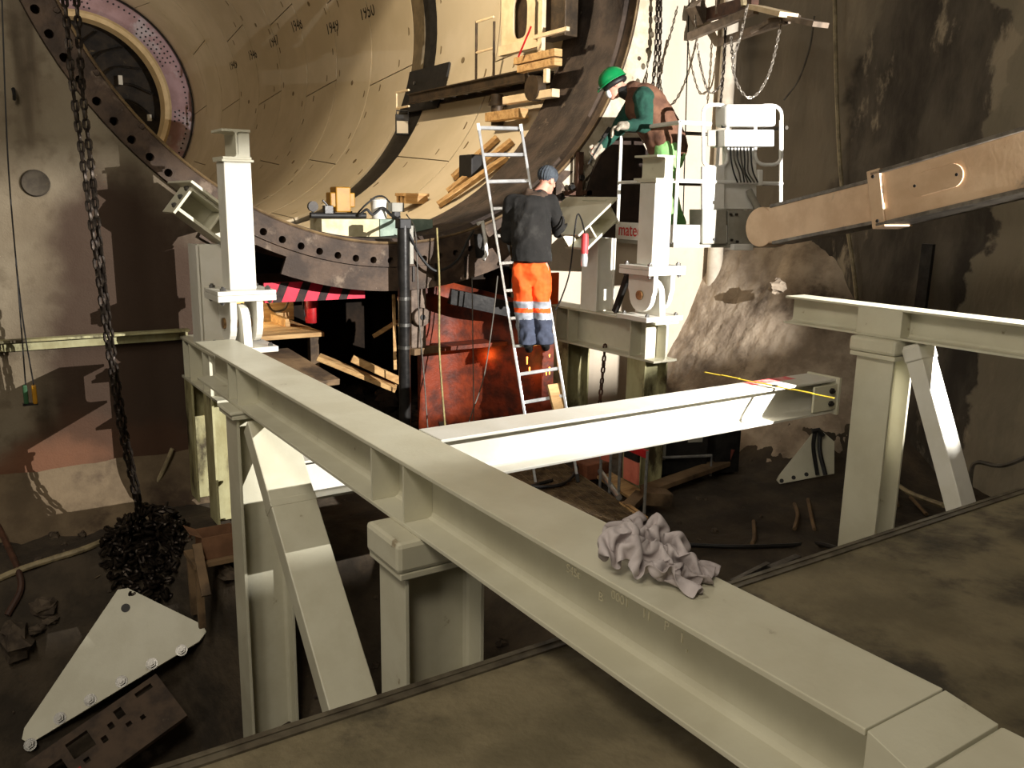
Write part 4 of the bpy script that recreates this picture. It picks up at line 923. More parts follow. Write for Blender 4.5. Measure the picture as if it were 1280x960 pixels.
def thin_chain(pts, L, label, w=None, mm=CHAIN, name='chain', grp=None):
    m = chain_links(None, pts, L, w or L * .6, L * .13, mm, True); return m.build(name, mm, None, label, 'chain', grp, smooth=True)
LCH = mat('light_chain', S(150, 142, 130), S(104, 96, 86), 30, .4, metal=.5)
thin_chain([on_y(822, -10, 8.0), on_y(820, 60, 8.0), on_y(815, 118, 8.0)], .085, 'dark chain hanging down the lit wall beside the ring, shorter strand')
thin_chain([on_y(826, -10, 7.95), on_y(825, 50, 7.95), on_y(822, 118, 7.95)], .085, 'dark chain hanging down the lit wall, strand farther from the ring')
thin_chain([on_y(869, 22, 8.02), on_y(872, 60, 8.0), on_y(878, 92, 8.0), on_y(886, 115, 8.0), on_y(896, 112, 8.0), on_y(902, 100, 8.0), on_y(905, 60, 8.05), on_y(906, 50, 8.08)], .06, 'thin chain sagging against the lit wall below the gallery', mm=LCH)
thin_chain([on_y(907, 30, 7.9), on_y(905, 80, 7.9), on_y(901, 126, 7.9)], .07, 'straight dark chain hanging at the corner of the lit wall')
thin_chain([bp(934, 8, 9.2), bp(928, 35, 9.2), bp(921, 60, 9.2), bp(916, 76, 9.2), bp(919, 98, 9.2), bp(928, 116, 9.2), bp(938, 122, 9.2), bp(950, 113, 9.2), bp(962, 90, 9.2), bp(971, 55, 9.2), bp(977, 22, 9.2)], .06, 'light chain looping down from the gallery against the dark wall', mm=LCH)
thin_chain([bp(914, 48, 9.3), bp(915, 66, 9.25), bp(917, 84, 9.22)], .06, 'short light chain end hanging inside the loop', mm=LCH)
thin_chain([on_x(756, 434, 5.62), on_x(754, 460, 5.62), on_x(750, 500, 5.62), on_x(748, 520, 5.62)], .085, 'rusty chain hanging from the short beam of the right support frame', mm=RUSTB)
# ------------------------------------------------------------------ left wall fittings
a_, b_ = on_y(-40, 431, 8.08), on_y(236, 411, 8.08); a_.z = b_.z = (a_.z + b_.z) / 2
m = MB(); m.bar(a_ - X_ * 2, b_, .10, .02); m.bar(a_ - X_ * 2 - Z_ * .05 + Y_ * .06, b_ - Z_ * .05 + Y_ * .06, .02, .09); m.build('wall_rail', WGREEN, None, 'grey steel angle rail fixed along the left concrete wall', 'rail')
pw = thing('pendant_control', on_y(38, 506, 7.9), 'small green and yellow pendant control hanging on two wires', 'pendant control')
m = MB(); m.tube(curve_pts([on_y(2, -10, 7.9), on_y(10, 200, 7.9), on_y(22, 350, 7.9), on_y(32, 481, 7.9)], 6), .006, 5); m.build('wire', BLACK, pw)
m = MB(); m.tube(curve_pts([on_y(20, 330, 7.9), on_y(30, 410, 7.9), on_y(42, 481, 7.9)], 6), .006, 5); m.build('wire', BLACK, pw)
p = on_y(32, 493, 7.9); m = MB(); m.box(p, (.035, .05, .16)); m.build('handle', mat('pendant_green', S(44, 78, 48), rough=.5), pw, bevel=.01)
p = on_y(43, 493, 7.9); m = MB(); m.box(p, (.035, .05, .16)); m.build('handle', YEL, pw, bevel=.01)
p = on_y(38, 505, 7.9); m = MB(); m.box(p, (.11, .04, .02)); m.build('link_bar', BLKMET, pw)
m = MB(); p = on_y(44, 229, YW); m.lathe([(.0, .02), (.085, .02), (.10, 0.03), (.11, .012), (.11, 0)], p, V((0, -1, 0)), 24); m.build('wall_socket', mat('old_concrete', S(78, 70, 58), S(58, 51, 42), 8, .9), None, 'round recessed concrete socket on the left wall', 'socket', smooth=True)
m = MB(); p = on_y(16, 112, YW); m.tube([p, p - Y_ * .06, p - Y_ * .08 - Z_ * .05, p - Y_ * .05 - Z_ * .08], .014, 6); m.build('wall_hook', BLKMET, None, 'small dark hook in the left wall', 'hook')
# hoses on the left ground
def ground_hose(name, pts, r, mm, label, cat='hose', lift=None):
    P = [on_ground(u, v, (lift if lift is not None else r)) for u, v in pts]; m = MB(); m.tube(curve_pts(P, 6), r, 8); return m.build(name, mm, None, label, cat, smooth=True)
ground_hose('hose', [(-20, 735), (20, 718), (60, 702), (110, 686), (145, 668), (170, 645)], .026, HOSE, 'cream hose curving over the mud towards the chain heap')
ground_hose('pipe', [(-8, 645), (8, 680), (22, 712), (26, 740), (10, 775)], .024, RUSTB, 'rusty bent rod crossing the hose at the left edge', 'rod')
ground_hose('rope', [(190, 615), (205, 585), (215, 560)], .02, HOSE, 'short pale cable end rising at the wall toe beside the chain', 'cable')
# ------------------------------------------------------------------ triangular plates
def tri_plate(name, px, d0, thick, mm, label, depths):
    P = [bp(u, v, d) for (u, v), d in zip(px, depths)]; n_ = (P[1] - P[0]).cross(P[2] - P[0]).normalized()
    if n_.dot(CP - P[0]) < 0: n_ = -n_
    return P, n_
pl = [(147, 737), (160, 735), (254, 781), (258, 790), (249, 802), (37, 930), (27, 924), (30, 910)]
c0 = on_ground(60, 915, .16); nn_ = V((-.25, -.76, .60)).normalized()
def on_plane(u, v, c, n_): d = ray(u, v); return CP + d * ((c - CP).dot(n_) / d.dot(n_))
tp = thing('triangular_plate', on_plane(140, 850, c0, nn_), 'large white triangular plate with a row of bolts lying in the mud at left', 'steel plate', 'white triangular plates')
P = [on_plane(u, v, c0, nn_) for u, v in pl]; m = MB(); k = len(P); m.add(P + [p - nn_ * .03 for p in P], [tuple(range(k)), tuple(range(k, 2 * k))[::-1]] + [(i, (i + 1) % k, k + (i + 1) % k, k + i) for i in range(k)]); m.build('plate', WHITE, tp, bevel=.003)
p = on_plane(157, 760, c0, nn_); m = MB(); m.cyl(p - nn_ * .001, p + nn_ * .004, .034, n=18); m.build('eye_hole', BLACK, tp)
for u, v in ((227, 813), (190, 830), (152, 852), (113, 875), (75, 898), (38, 931)):
    p = on_plane(u, v, c0, nn_); b_ = bolt(tp, p, nn_, 1.3); m = MB(); m.cyl(p, p + nn_ * .006, .045, n=16); m.build('washer', STEEL, tp)
RP = mat('dirty_rust_plate', S(84, 68, 54), S(56, 46, 38), 5, .8, .3, 25, c3=S(112, 96, 78), s3=2.5, lo3=.58, hi3=.7)
# rusty plate with square holes, built as a grid with openings
c1 = on_plane(150, 900, c0, nn_) + nn_ * .08; n1 = V((-.18, -.55, .82)).normalized()
def q1(u, v): return on_plane(u, v, c1, n1)
ORGp, EX, EY = q1(30, 955), None, None
EX = (q1(195, 842) - q1(30, 955)); EY = (q1(70, 985) - q1(30, 955)); lenx = EX.length; EX = EX.normalized(); EY = (EY - EX * EY.dot(EX)).normalized(); wy = .44
holes = [(.10, .13, .20, .30), (.26, .06, .42, .20), (.30, .24, .34, .28), (.46, .18, .50, .23), (.54, .12, .58, .17), (.62, .06, .68, .14), (.64, .20, .68, .235), (.74, .22, .775, .255), (.80, .04, .93, .08)]
xs = sorted({0, lenx} | {h[0] * lenx for h in holes} | {h[2] * lenx for h in holes}); ys = sorted({0, wy} | {h[1] for h in holes} | {h[3] for h in holes})
m = MB(); th = .05
def cell(i, j): cx_ = (xs[i] + xs[i + 1]) / 2 / lenx; cy_ = (ys[j] + ys[j + 1]) / 2; return not any(h[0] < cx_ < h[2] and h[1] < cy_ < h[3] for h in holes)
nx, ny = len(xs) - 1, len(ys) - 1
for i in range(nx):
    for j in range(ny):
        if not cell(i, j): continue
        for (x0, x1, y0, y1) in ((xs[i], xs[i + 1], ys[j], ys[j + 1]),):
            c4 = [ORGp + EX * x + EY * y for x, y in ((x0, y0), (x1, y0), (x1, y1), (x0, y1))]; lo = [p - n1 * th for p in c4]
            m.add(c4, [(0, 1, 2, 3)]); m.add(lo, [(3, 2, 1, 0)])
            for di, dj, a, b in ((0, -1, 0, 1), (1, 0, 1, 2), (0, 1, 2, 3), (-1, 0, 3, 0)):
                ii, jj = i + di, j + dj
                if not (0 <= ii < nx and 0 <= jj < ny) or not cell(ii, jj): m.add([c4[a], c4[b], lo[b], lo[a]], [(0, 1, 2, 3)])
m.build('slotted_plate', RP, None, 'rusty slotted steel plate leaning on the white triangular plate', 'steel plate')
m = MB(); p = ORGp + EX * .16 + EY * .32; m.box(p + n1 * .004, (.22, .10, .006), (EX, EY, n1)); m.build('red_tag', mat('red_spray_mark', S(150, 34, 30), S(120, 30, 26), 10, .7), None, 'small red sheet on the slotted rusty plate', 'tag')
# right triangular plate with straps
pl = [(1020, 536), (1027, 538), (1043, 552), (1043, 592), (975, 605), (971, 600), (974, 594)]
c2 = on_ground(1000, 604) + Z_ * .1; n2 = V((-.62, -.70, .36)).normalized()
tp2 = thing('triangular_plate', on_plane(1005, 600, c2, n2), 'small white triangular plate with black straps behind the right column', 'steel plate', 'white triangular plates')
P = [on_plane(u, v, c2, n2) for u, v in pl]; m = MB(); k = len(P); m.add(P + [p - n2 * .03 for p in P], [tuple(range(k)), tuple(range(k, 2 * k))[::-1]] + [(i, (i + 1) % k, k + (i + 1) % k, k + i) for i in range(k)]); m.build('plate', WHITE, tp2, bevel=.003)
for u, v in ((977, 601), (992, 597), (1008, 593)):
    p = on_plane(u, v, c2, n2); m = MB(); m.cyl(p, p + n2 * .004, .022, n=12); m.build('hole', BLACK, tp2)
for pts in ([(1018, 540), (1016, 560), (1021, 594)], [(1024, 542), (1024, 565), (1031, 594)]):
    m = MB(); m.tube(curve_pts([on_plane(u, v, c2, n2) + n2 * .03 for u, v in pts], 5), .022, 6); m.build('strap', BLACK, tp2)
m = MB(); m.tube([on_plane(u, v, c2, n2) + n2 * .04 for u, v in ((1014, 540), (1022, 538), (1028, 546))], .03, 6); m.build('strap_knot', BLACK, tp2)
# ------------------------------------------------------------------ crate and boards beside the left column
def plank(a, b, w, h, mm, label, name='plank', up=Z_, cat='plank', grp=None): m = MB(); m.bar(a, b, w, h, up); return m.build(name, mm, None, label, cat, grp, bevel=.004)
g = on_ground(272, 740)
bc_ = bp(272, 690, 6.75); bx = thing('cardboard_box', bc_ - Z_ * .0, 'open brown cardboard box on a small shelf beside the left column', 'box')
w_, d_, h_ = .27, .22, .18
for (c, dm) in (((0, -d_ / 2, h_ / 2), (w_, .008, h_)), ((0, d_ / 2, h_ / 2), (w_, .008, h_)), ((-w_ / 2, 0, h_ / 2), (.008, d_, h_)), ((w_ / 2, 0, h_ / 2), (.008, d_, h_)), ((0, 0, .004), (w_, d_, .008))):
    m = MB(); m.box(bc_ + V(c), dm); m.build('panel', CARD, bx)
m = MB(); m.add([bc_ + V(v) for v in ((-w_ / 2, -d_ / 2, h_), (-w_ / 2, d_ / 2, h_), (-w_ / 2 - .09, d_ / 2, h_ + .05), (-w_ / 2 - .09, -d_ / 2, h_ + .05), (-w_ / 2, -d_ / 2, h_ + .004), (-w_ / 2, d_ / 2, h_ + .004), (-w_ / 2 - .09, d_ / 2, h_ + .054), (-w_ / 2 - .09, -d_ / 2, h_ + .054))], [(0, 1, 2, 3), (4, 5, 6, 7), (0, 1, 5, 4), (1, 2, 6, 5), (2, 3, 7, 6), (3, 0, 4, 7)]); m.build('flap', CARD, bx)
sh = thing('timber_shelf', bc_ - Z_ * .42, 'rough timber trestle carrying the cardboard box', 'shelf')
m = MB(); m.box(bc_ - Z_ * .02, (.44, .34, .035)); m.build('board', WOODD, sh)
for sx in (-1, 1):
    for sy in (-1, 1): m = MB(); m.box(bc_ + V((sx * .18, sy * .13, -.29)), (.05, .04, .50)); m.build('leg', WOODD, sh)
plank(bp(222, 655, 7.3), bp(238, 692, 7.1), .09, .03, WOODD, 'dirty board leaning beside the cardboard box')
plank(bp(246, 680, 6.55), bp(258, 745, 6.4), .07, .03, WOODD, 'dirty upright board end in front of the timber trestle')
# ------------------------------------------------------------------ trench contents
tpm = thing('timber_platform', (2.75, 9.9, -.2), 'lit timber platform with a fire extinguisher seen below the ring', 'platform')
pfz = on_y(370, 410, 9.75).z
for k in range(5):
    m = MB(); m.bb((2.15, 9.3 + k * .23, pfz - .05), (3.55, 9.52 + k * .23, pfz)); m.build('plank', WOOD, tpm, bevel=.004)
m = MB(); m.bb((2.2, 9.35, -1.15), (2.3, 9.45, pfz - .05)); m.build('leg', WOODD, tpm); m = MB(); m.bb((3.4, 9.35, -1.15), (3.5, 9.45, pfz - .05)); m.build('leg', WOODD, tpm)
m = MB(); m.bb((3.30, 9.9, pfz), (3.36, 10.45, pfz + .09)); m.build('kerb', WOOD, tpm)
m = MB(); m.bb((2.2, 10.46, pfz), (3.6, 10.5, .60)); m.build('back_board', WOOD, tpm)
def ext(p):
    t = thing('fire_extinguisher', p, 'red fire extinguisher standing on the lit timber platform', 'fire extinguisher')
    m = MB(); m.lathe([(.0, 0), (.075, 0), (.08, .02), (.08, .33), (.065, .38), (.03, .40), (.03, .42), (0, .42)], p, Z_, 20); m.build('cylinder', RED, t, smooth=True)
    m = MB(); m.box(p + V((.01, 0, .45)), (.05, .04, .05)); m.bar(p + V((-.02, 0, .48)), p + V((.11, 0, .50)), .02, .015); m.bar(p + V((.02, 0, .455)), p + V((.10, 0, .44)), .02, .012); m.build('valve', BLKMET, t)
    m = MB(); m.tube(curve_pts([p + V((-.03, 0, .45)), p + V((-.10, 0, .40)), p + V((-.105, 0, .2)), p + V((-.09, 0, .08))], 5), .012, 6); m.build('hose', BLACK, t, smooth=True)
ep = on_y(390, 402, 10.1); ep.z = pfz + .001; ext(ep)
m = MB(); q = on_y(352, 365, 9.9); m.tube(curve_pts([on_y(330, 368, 9.8), on_y(340, 388, 9.8), on_y(356, 386, 9.8), on_y(363, 366, 9.8)], 6), .014, 6); m.build('cable', HOSE, None, 'pale cable looping above the lit timber platform', 'cable', smooth=True)
# red and black hazard barrier board
hz = thing('hazard_board', on_y(395, 372, 8.45), 'red and black striped hazard board hanging under the ring', 'hazard board')
ha, hb_ = on_y(330, 361, 8.5), on_y(456, 361, 8.5); ha.z = hb_.z; HW = .20; HL = hb_.x - ha.x
m = MB(); m.bb((ha.x, 8.5, ha.z - HW / 2), (hb_.x, 8.53, ha.z + HW / 2)); m.build('board', mat('hazard_red', S(226, 44, 70), S(200, 34, 58), 6, .6), hz)
for k in range(5):
    x0 = .08 + k * .235; poly = [(x0, 0), (x0 + .09, 0), (x0 + .18, HW), (x0 + .09, HW)]
    if x0 + .18 < HL: m = MB(); m.prism(poly, (ha.x, 8.498, ha.z - HW / 2), X_, Z_, V((0, -.004, 0))); m.build('stripe', mat('hazard_black', S(34, 28, 27), S(60, 44, 40), 12, .8), hz)
for xx in (ha.x + .1, hb_.x - .1): m = MB(); m.bb((xx - .01, 8.51, ha.z + HW / 2), (xx + .01, 8.52, .78)); m.build('hanger', BLKMET, hz)
# black pipe and its clamp in front of the ring
m = MB(); pa, pb = on_y(504, 282, 8.0), on_y(506, 560, 8.0); pb.x = pa.x
pipe = thing('standpipe', (pa.x, 8.0, -1.15), 'black vertical pipe with a pale upper bracket in front of the ring', 'pipe')
m.cyl(V((pa.x, 8.0, -1.15)), pa, .062, n=18); m.build('tube', BLKMET, pipe, smooth=True)
m = MB(); m.bb((pa.x + .06, 7.97, on_y(505, 330, 8).z), (pa.x + .10, 8.03, pa.z)); m.build('bracket', LG, pipe)
m = MB(); m.box(pa + Z_ * .02, (.13, .12, .10)); m.build('coupling', BLACK, pipe, bevel=.01)
for v in (375, 408, 436): z = on_y(505, v, 8).z; m = MB(); m.cyl((pa.x, 8, z), (pa.x, 8, z + .035), .07, n=18); m.build('band', STEEL, pipe)
PB = mat('pale_rust', S(120, 104, 90), S(84, 70, 60), 8, .7, .3, 30, c3=S(186, 178, 166), s3=5, lo3=.6, hi3=.68)
br_ = thing('bearing_block', on_y(521, 434, 8.25), 'grey worn bearing block beside the black standpipe', 'bearing')
pA = on_y(521, 395, 8.3); m = MB(); m.bb((pA.x - .09, 8.25, on_y(521, 434, 8.3).z), (pA.x + .09, 8.4, on_y(521, 358, 8.3).z)); m.build('block', PB, br_, bevel=.01)
m = MB(); m.cyl(pA + V((.01, -.05, 0)), pA + V((.01, -.12, 0)), .10, n=20); m.build('roller', PB, br_, smooth=True, bevel=.008)
m = MB(); m.cyl(pA + V((.01, -.12, 0)), pA + V((.01, -.13, 0)), .03, n=12); m.build('axle', BLACK, br_)
plank(on_y(514, 440, 8.2), on_y(546, 436, 8.35), .10, .07, WOODD, 'short plank end under the bearing block')
plank(on_y(398, 446, 8.9), on_y(495, 486, 8.5), .22, .05, WOOD, 'muddy timber plank lying in the trench under the ring')
plank(on_y(440, 448, 8.7), on_y(500, 476, 8.5), .06, .08, WOOD, 'pale timber edge beside the muddy plank')
plank(on_y(468, 420, 9.2), on_y(497, 402, 9.0), .10, .05, WOOD, 'pale board end wedged behind the standpipe')
plank(on_y(492, 368, 8.6), on_y(494, 462, 8.5), .035, .03, WOOD, 'thin upright wooden lath left of the standpipe')
plank(bp(340, 440, 7.6), bp(404, 480, 6.9), .30, .05, WOODD, 'wide dirty board running beside the far end of the long beam')
m = MB(); rnd = random.Random(11)
def rock(m, p, s, rnd):
    vs = []; n = 7
    base = MB(); base.ell(p, s * rnd.uniform(.7, 1.2), s * rnd.uniform(.7, 1.2), s * rnd.uniform(.5, .9), n=6)
    m.add([v + V((rnd.uniform(-1, 1), rnd.uniform(-1, 1), rnd.uniform(-1, 1))) * s * .22 for v in base.v], base.f)
for i in range(70):
    x = rnd.uniform(2.2, 5.6); y = rnd.uniform(8.3, 11.5); rock(m, V((x, y, -1.1)), rnd.uniform(.05, .2), rnd)
m.build('trench_rubble', TRD, None, 'dark rubble scattered over the trench floor under the ring', 'rubble', kind='stuff')
# orange plates lit by the cutting torch
osd = thing('shield_plate', (5.2, 8.75, -1.1), 'orange lit curved steel plate behind the ladder', 'steel plate')
def oshape(u, v): x = 4.55 + 1.55 * u; return V((x, 8.92 - .80 * smooth((u - .25) / .65), -1.15 + (1.95 - .45 * u) * v))
m = MB(); m.grid(oshape, 16, 8); o = m.build('plate', ORANGE, osd, smooth=True); sd = o.modifiers.new('t', 'SOLIDIFY'); sd.thickness = .03
sa, sb_ = on_y(545, 434, 8.5), on_y(645, 424, 8.5); sb_.z = sa.z; sb_.x = 5.45
m = MB(); m.bar(sa, sb_, .30, .045); m.build('shelf_flange', ORANGE, osd)
m = MB(); ca, cb_ = on_y(562, 370, 8.45), on_y(645, 388, 8.2); m.bar(ca, cb_, .10, .17); m.build('slot_bar', BLKMET, osd)
m = MB()
SPK = mat('spark', (1.0, .36, .06), emit=5)
for u, v, h in ((659, 446, 8), (662, 459, 8), (683, 461, 7), (687, 459, 8), (684, 389, 4), (688, 377, 5), (687, 443, 3)):
    a = on_y(u, v, 8.0); m.cyl(a, a - Z_ * h * .011, .010, .005, n=5)
m.build('sparks', SPK, None, 'bright orange cutting sparks falling behind the ladder', 'sparks', kind='stuff')
lamp('spark_glow', 'POINT', on_y(672, 462, 7.95), 2.5, (1, .42, .10), shadow_soft_size=.05)
# ------------------------------------------------------------------ things standing on the ring bottom
def rz(x, y=9.0, r=RI - .035): return ZC - .085 - math.sqrt(max(.01, r * r - (x - XC + .05) ** 2))
wy_ = 8.75
p0, p1 = on_y(402, 276, wy_), on_y(472, 287, wy_); ztop_ = p0.z
m = MB(); x0, x1 = p0.x, p1.x + .02
def ringboard(m, x0, x1, ya, yb, zt, n=14):
    lo = [(x0 + (x1 - x0) * i / n, rz(x0 + (x1 - x0) * i / n) + .006) for i in range(n + 1)]
    m.prism([(x0, zt), (x1, zt)] + [(x, min(z, zt - .004)) for x, z in reversed(lo)], (0, ya, 0), X_, Z_, V((0, yb - ya, 0)))
ZB = on_y(470, 274, wy_).z
ringboard(m, x0, x1, wy_, wy_ + .35, ZB); m.build('timber_pad', mat('white_timber', S(216, 206, 172), S(190, 178, 140), 6, .7, .1, 30), None, 'pale wedge-shaped timber pad lying in the ring bottom', 'timber pad', bevel=.004)
m = MB(); x2 = on_y(541, 280, wy_).x; ringboard(m, x1 + .01, x2, wy_, wy_ + .35, ZB); m.build('timber_pad', mat('mint_timber', S(150, 166, 150), S(120, 136, 122), 6, .7, .1, 30), None, 'mint green timber pad lying in the ring bottom', 'timber pad', bevel=.004)
def onpad(u, y=None): p = on_y(u, 270, y or wy_ + .17); return V((p.x, p.y, ZB + .001))
hp_ = thing('impact_tool', onpad(440), 'black hydraulic tool with dial gauge lying on the pale timber pad', 'tool')
ta, tb_ = on_y(388, 271, wy_ + .12), on_y(457, 268, wy_ + .12); ta.z = tb_.z = ZB + .035
m = MB(); m.cyl(ta, tb_, .032, n=12); m.build('barrel', BLACK, hp_, smooth=True)
m = MB(); q = on_y(391, 258, wy_ + .12); m.cyl(q - Y_ * .02, q + Y_ * .02, .055, n=18); m.build('dial_gauge', DKSTEEL, hp_, smooth=True)
m = MB(); m.cyl(q - Z_ * .05, V((q.x, q.y, ZB + .05)), .012, n=8); m.build('gauge_stem', STEEL, hp_)
m = MB(); q = on_y(410, 262, wy_ + .12); m.box(q, (.10, .07, .09)); m.bar(q + Z_ * .04, q + V((-.06, 0, .10)), .02, .02); m.build('trigger_grip', BLKMET, hp_, bevel=.006)
yc_ = thing('yellow_canister', onpad(426, wy_ + .30), 'yellow ribbed canister standing behind the timber pad', 'canister')
ya, yb_ = on_y(411, 268, wy_ + .3), on_y(441, 234, wy_ + .3)
m = MB(); w2 = (yb_.x - ya.x); cx_ = (ya.x + yb_.x) / 2
m.bb((cx_ - w2 * .30, wy_ + .22, ZB + .07), (cx_ + w2 * .30, wy_ + .40, yb_.z)); m.build('body', YEL, yc_, bevel=.012)
m = MB(); m.bb((cx_ - w2 * .5, wy_ + .24, ZB + .12), (cx_ + w2 * .5, wy_ + .38, yb_.z - .06)); m.build('rib', YEL, yc_, bevel=.012)
m = MB(); m.cyl((cx_ - .1, wy_ + .3, ZB + .001), (cx_ - .1, wy_ + .3, ZB + .08), .03); m.build('foot', BLACK, yc_); m = MB(); m.cyl((cx_ + .1, wy_ + .3, ZB + .001), (cx_ + .1, wy_ + .3, ZB + .08), .03); m.build('foot', BLACK, yc_)
bk = thing('bucket', onpad(474), 'white plastic bucket with cables beside it on the ring', 'bucket'); bz = on_y(474, 250, wy_ + .17).z
m = MB(); m.lathe([(0, 0), (.082, 0), (.095, bz - ZB - .02), (.102, bz - ZB - .015), (.102, bz - ZB), (.09, bz - ZB), (.078, .02), (0, .02)], onpad(474), Z_, 20); m.build('shell', LW, bk, smooth=True)
m = MB(); q = onpad(474) + Z_ * (bz - ZB); m.cyl(q, q + Z_ * .015, .098, n=20); m.build('lid', LG, bk)
gb = thing('grey_clamp', onpad(495), 'grey clamp box on top of the standpipe beside the bucket', 'clamp'); q = onpad(495, wy_ + .05)
m = MB(); m.box(q + Z_ * .13, (.15, .12, .10)); m.build('box', LG, gb, bevel=.006); m = MB(); m.box(q + Z_ * .04, (.07, .08, .08)); m.build('stem', BLKMET, gb)
def cab(pts, r, mm, label, cat='cable', name='cable'): m = MB(); m.tube(curve_pts(pts, 7), r, 6); return m.build(name, mm, None, label, cat, smooth=True)
cab([on_y(446, 268, 8.9), on_y(455, 258, 8.85), on_y(462, 252, 8.85), on_y(470, 246, 8.85), on_y(480, 246, 8.85), on_y(490, 256, 8.8), on_y(500, 262, 8.75)], .010, BLACK, 'black cable looping over the white bucket')
cab([on_y(448, 270, 8.8), on_y(458, 262, 8.8), on_y(466, 268, 8.8), on_y(478, 260, 8.8), on_y(488, 268, 8.75), on_y(500, 276, 8.6), on_y(510, 290, 8.0), on_y(522, 315, 8.0), on_y(538, 335, 8.0), on_y(552, 338, 8.0), on_y(572, 325, 8.0), on_y(585, 300, 8.0), on_y(592, 288, 8.05)], .016, BLACK, 'thick black cable sagging across the ring face')
cab([on_y(508, 268, 8.7), on_y(518, 285, 8.02), on_y(521, 320, 8.0), on_y(524, 400, 7.95), on_y(530, 470, 7.9), on_y(535, 540, 7.8)], .007, CABLE, 'thin dark cable hanging down beside the bearing block')
cab([on_y(546, 285, 8.05), on_y(549, 350, 7.95), on_y(549, 430, 7.9), on_y(552, 480, 7.85), on_y(557, 540, 7.75), on_y(560, 560, 7.7)], .011, mat('yellow_rope', S(150, 138, 92), S(124, 112, 74), 20, .8), 'yellowish rope hanging down in front of the ring', 'rope', 'rope')
cab([on_y(590, 345, 8.0), on_y(591, 420, 7.95), on_y(592, 500, 7.9), on_y(592, 560, 7.8)], .006, CABLE, 'thin straight wire hanging left of the ladder', 'wire', 'wire')
cab([on_y(622, 345, 7.8), on_y(616, 400, 7.8), on_y(605, 470, 7.75), on_y(592, 510, 7.7), on_y(582, 540, 7.6)], .007, CABLE, 'thin slanting wire passing behind the ladder', 'wire', 'wire')
# black hanger with pale handle on the ring right of the cables
hn = thing('lifting_handle', on_y(605, 325, 8.05), 'black bracket with a pale handle hung on the ring beside the ladder', 'bracket')
a, b = on_y(599, 292, 8.05), on_y(602, 322, 8.05); m = MB(); m.bar(a, b, .10, .07, Y_); m.build('bracket', BLKMET, hn)
m = MB(); m.tube([on_y(597, 280, 8.0), on_y(603, 277, 8.0), on_y(607, 300, 8.0), on_y(608, 318, 8.0), on_y(604, 325, 8.0)], .022, 8); m.build('handle', LW, hn, smooth=True)
for u, v0, v1 in ((517, 333, 352), (545, 329, 350), (582, 320, 347)):
    m = MB(); m.bb((on_y(u, v0, 8.14).x - .012, 8.135, on_y(u, v1, 8.14).z), (on_y(u, v0, 8.14).x + .012, 8.148, on_y(u, v0, 8.14).z)); m.build('weld_rib', DKSTEEL, ring)
# right flank of the ring: rusty clamps and a dark plate over the shadow region
rc_ = thing('rusty_clamp', on_y(725, 255, 8.05), 'rusty brown clamp bolted on the ring above the right support head', 'clamp')
m = MB(); a, b = on_y(725, 190, 8.08), on_y(722, 255, 8.08); m.bar(a, b, .07, .06, Y_); m.build('upright', RUSTB, rc_)
m = MB(); a, b = on_y(708, 241, 8.05), on_y(738, 241, 8.05); m.bar(a, b, .06, .05); m.build('crossbar', RUSTB, rc_)
for u, v in ((725, 222), (713, 234), (700, 247)): m = MB(); q = on_y(u, v, 8.07); m.cyl(q, q - Y_ * .05, .035, n=10); m.build('bolt', BLKMET, rc_)
m = MB(); P = [on_y(u, v, 8.02) for u, v in ((742, 212), (762, 172), (800, 172), (815, 200), (815, 300), (730, 300), (728, 262))]; k = len(P); m.add(P + [p + Y_ * .03 for p in P], [tuple(range(k)), tuple(range(k, 2 * k))[::-1]] + [(i, (i + 1) % k, k + (i + 1) % k, k + i) for i in range(k)])  # dark brown sheet, its colour also standing in for shadow under the platform
m.build('shadow_plate', mat('dark_brown_plate', S(52, 38, 30), S(36, 27, 22), 6, .8), None, 'dark brown plate put over the shadow region under the person in the platform', 'dark plate')
m = MB(); m.lathe([(0, 0), (.03, .0), (.035, .06), (.028, .10), (.032, .11), (.032, .27), (.026, .29), (0, .29)], bp(730, 333, 8.15), Z_, 14); m.m = 0
tl = thing('torch_tool', bp(730, 333, 8.15), 'red handled tool with silver tip hanging beside the right support post', 'hand tool')
q = bp(730, 333, 8.15); m = MB(); m.lathe([(0, 0), (.03, .0), (.036, .07), (.030, .12), (0, .12)], q, Z_, 14); m.build('tip', ALU, tl, smooth=True)
m = MB(); m.lathe([(0, .121), (.034, .121), (.034, .28), (.028, .31), (0, .31)], q, Z_, 14); m.build('handle', mat('pink_red', S(206, 72, 74), S(186, 58, 60), 8, .5), tl, smooth=True)
cab([q + Z_ * .305, bp(727, 275, 8.2), bp(722, 268, 8.22), bp(718, 290, 8.22), bp(712, 340, 8.3), bp(702, 372, 8.4), bp(694, 388, 8.45)], .008, BLACK, 'black cord looping from the red handled tool behind the trousers', 'cord', 'cord')
# cutting screen behind the legs
m = MB(); m.bb((on_y(688, 342, 7.6).x, 7.6, on_y(690, 384, 7.6).z), (on_y(699, 342, 7.6).x, 7.63, on_y(690, 341, 7.6).z)); m.build('orange_sheet', OT, None, 'orange sheet showing right of the orange trousers', 'sheet')
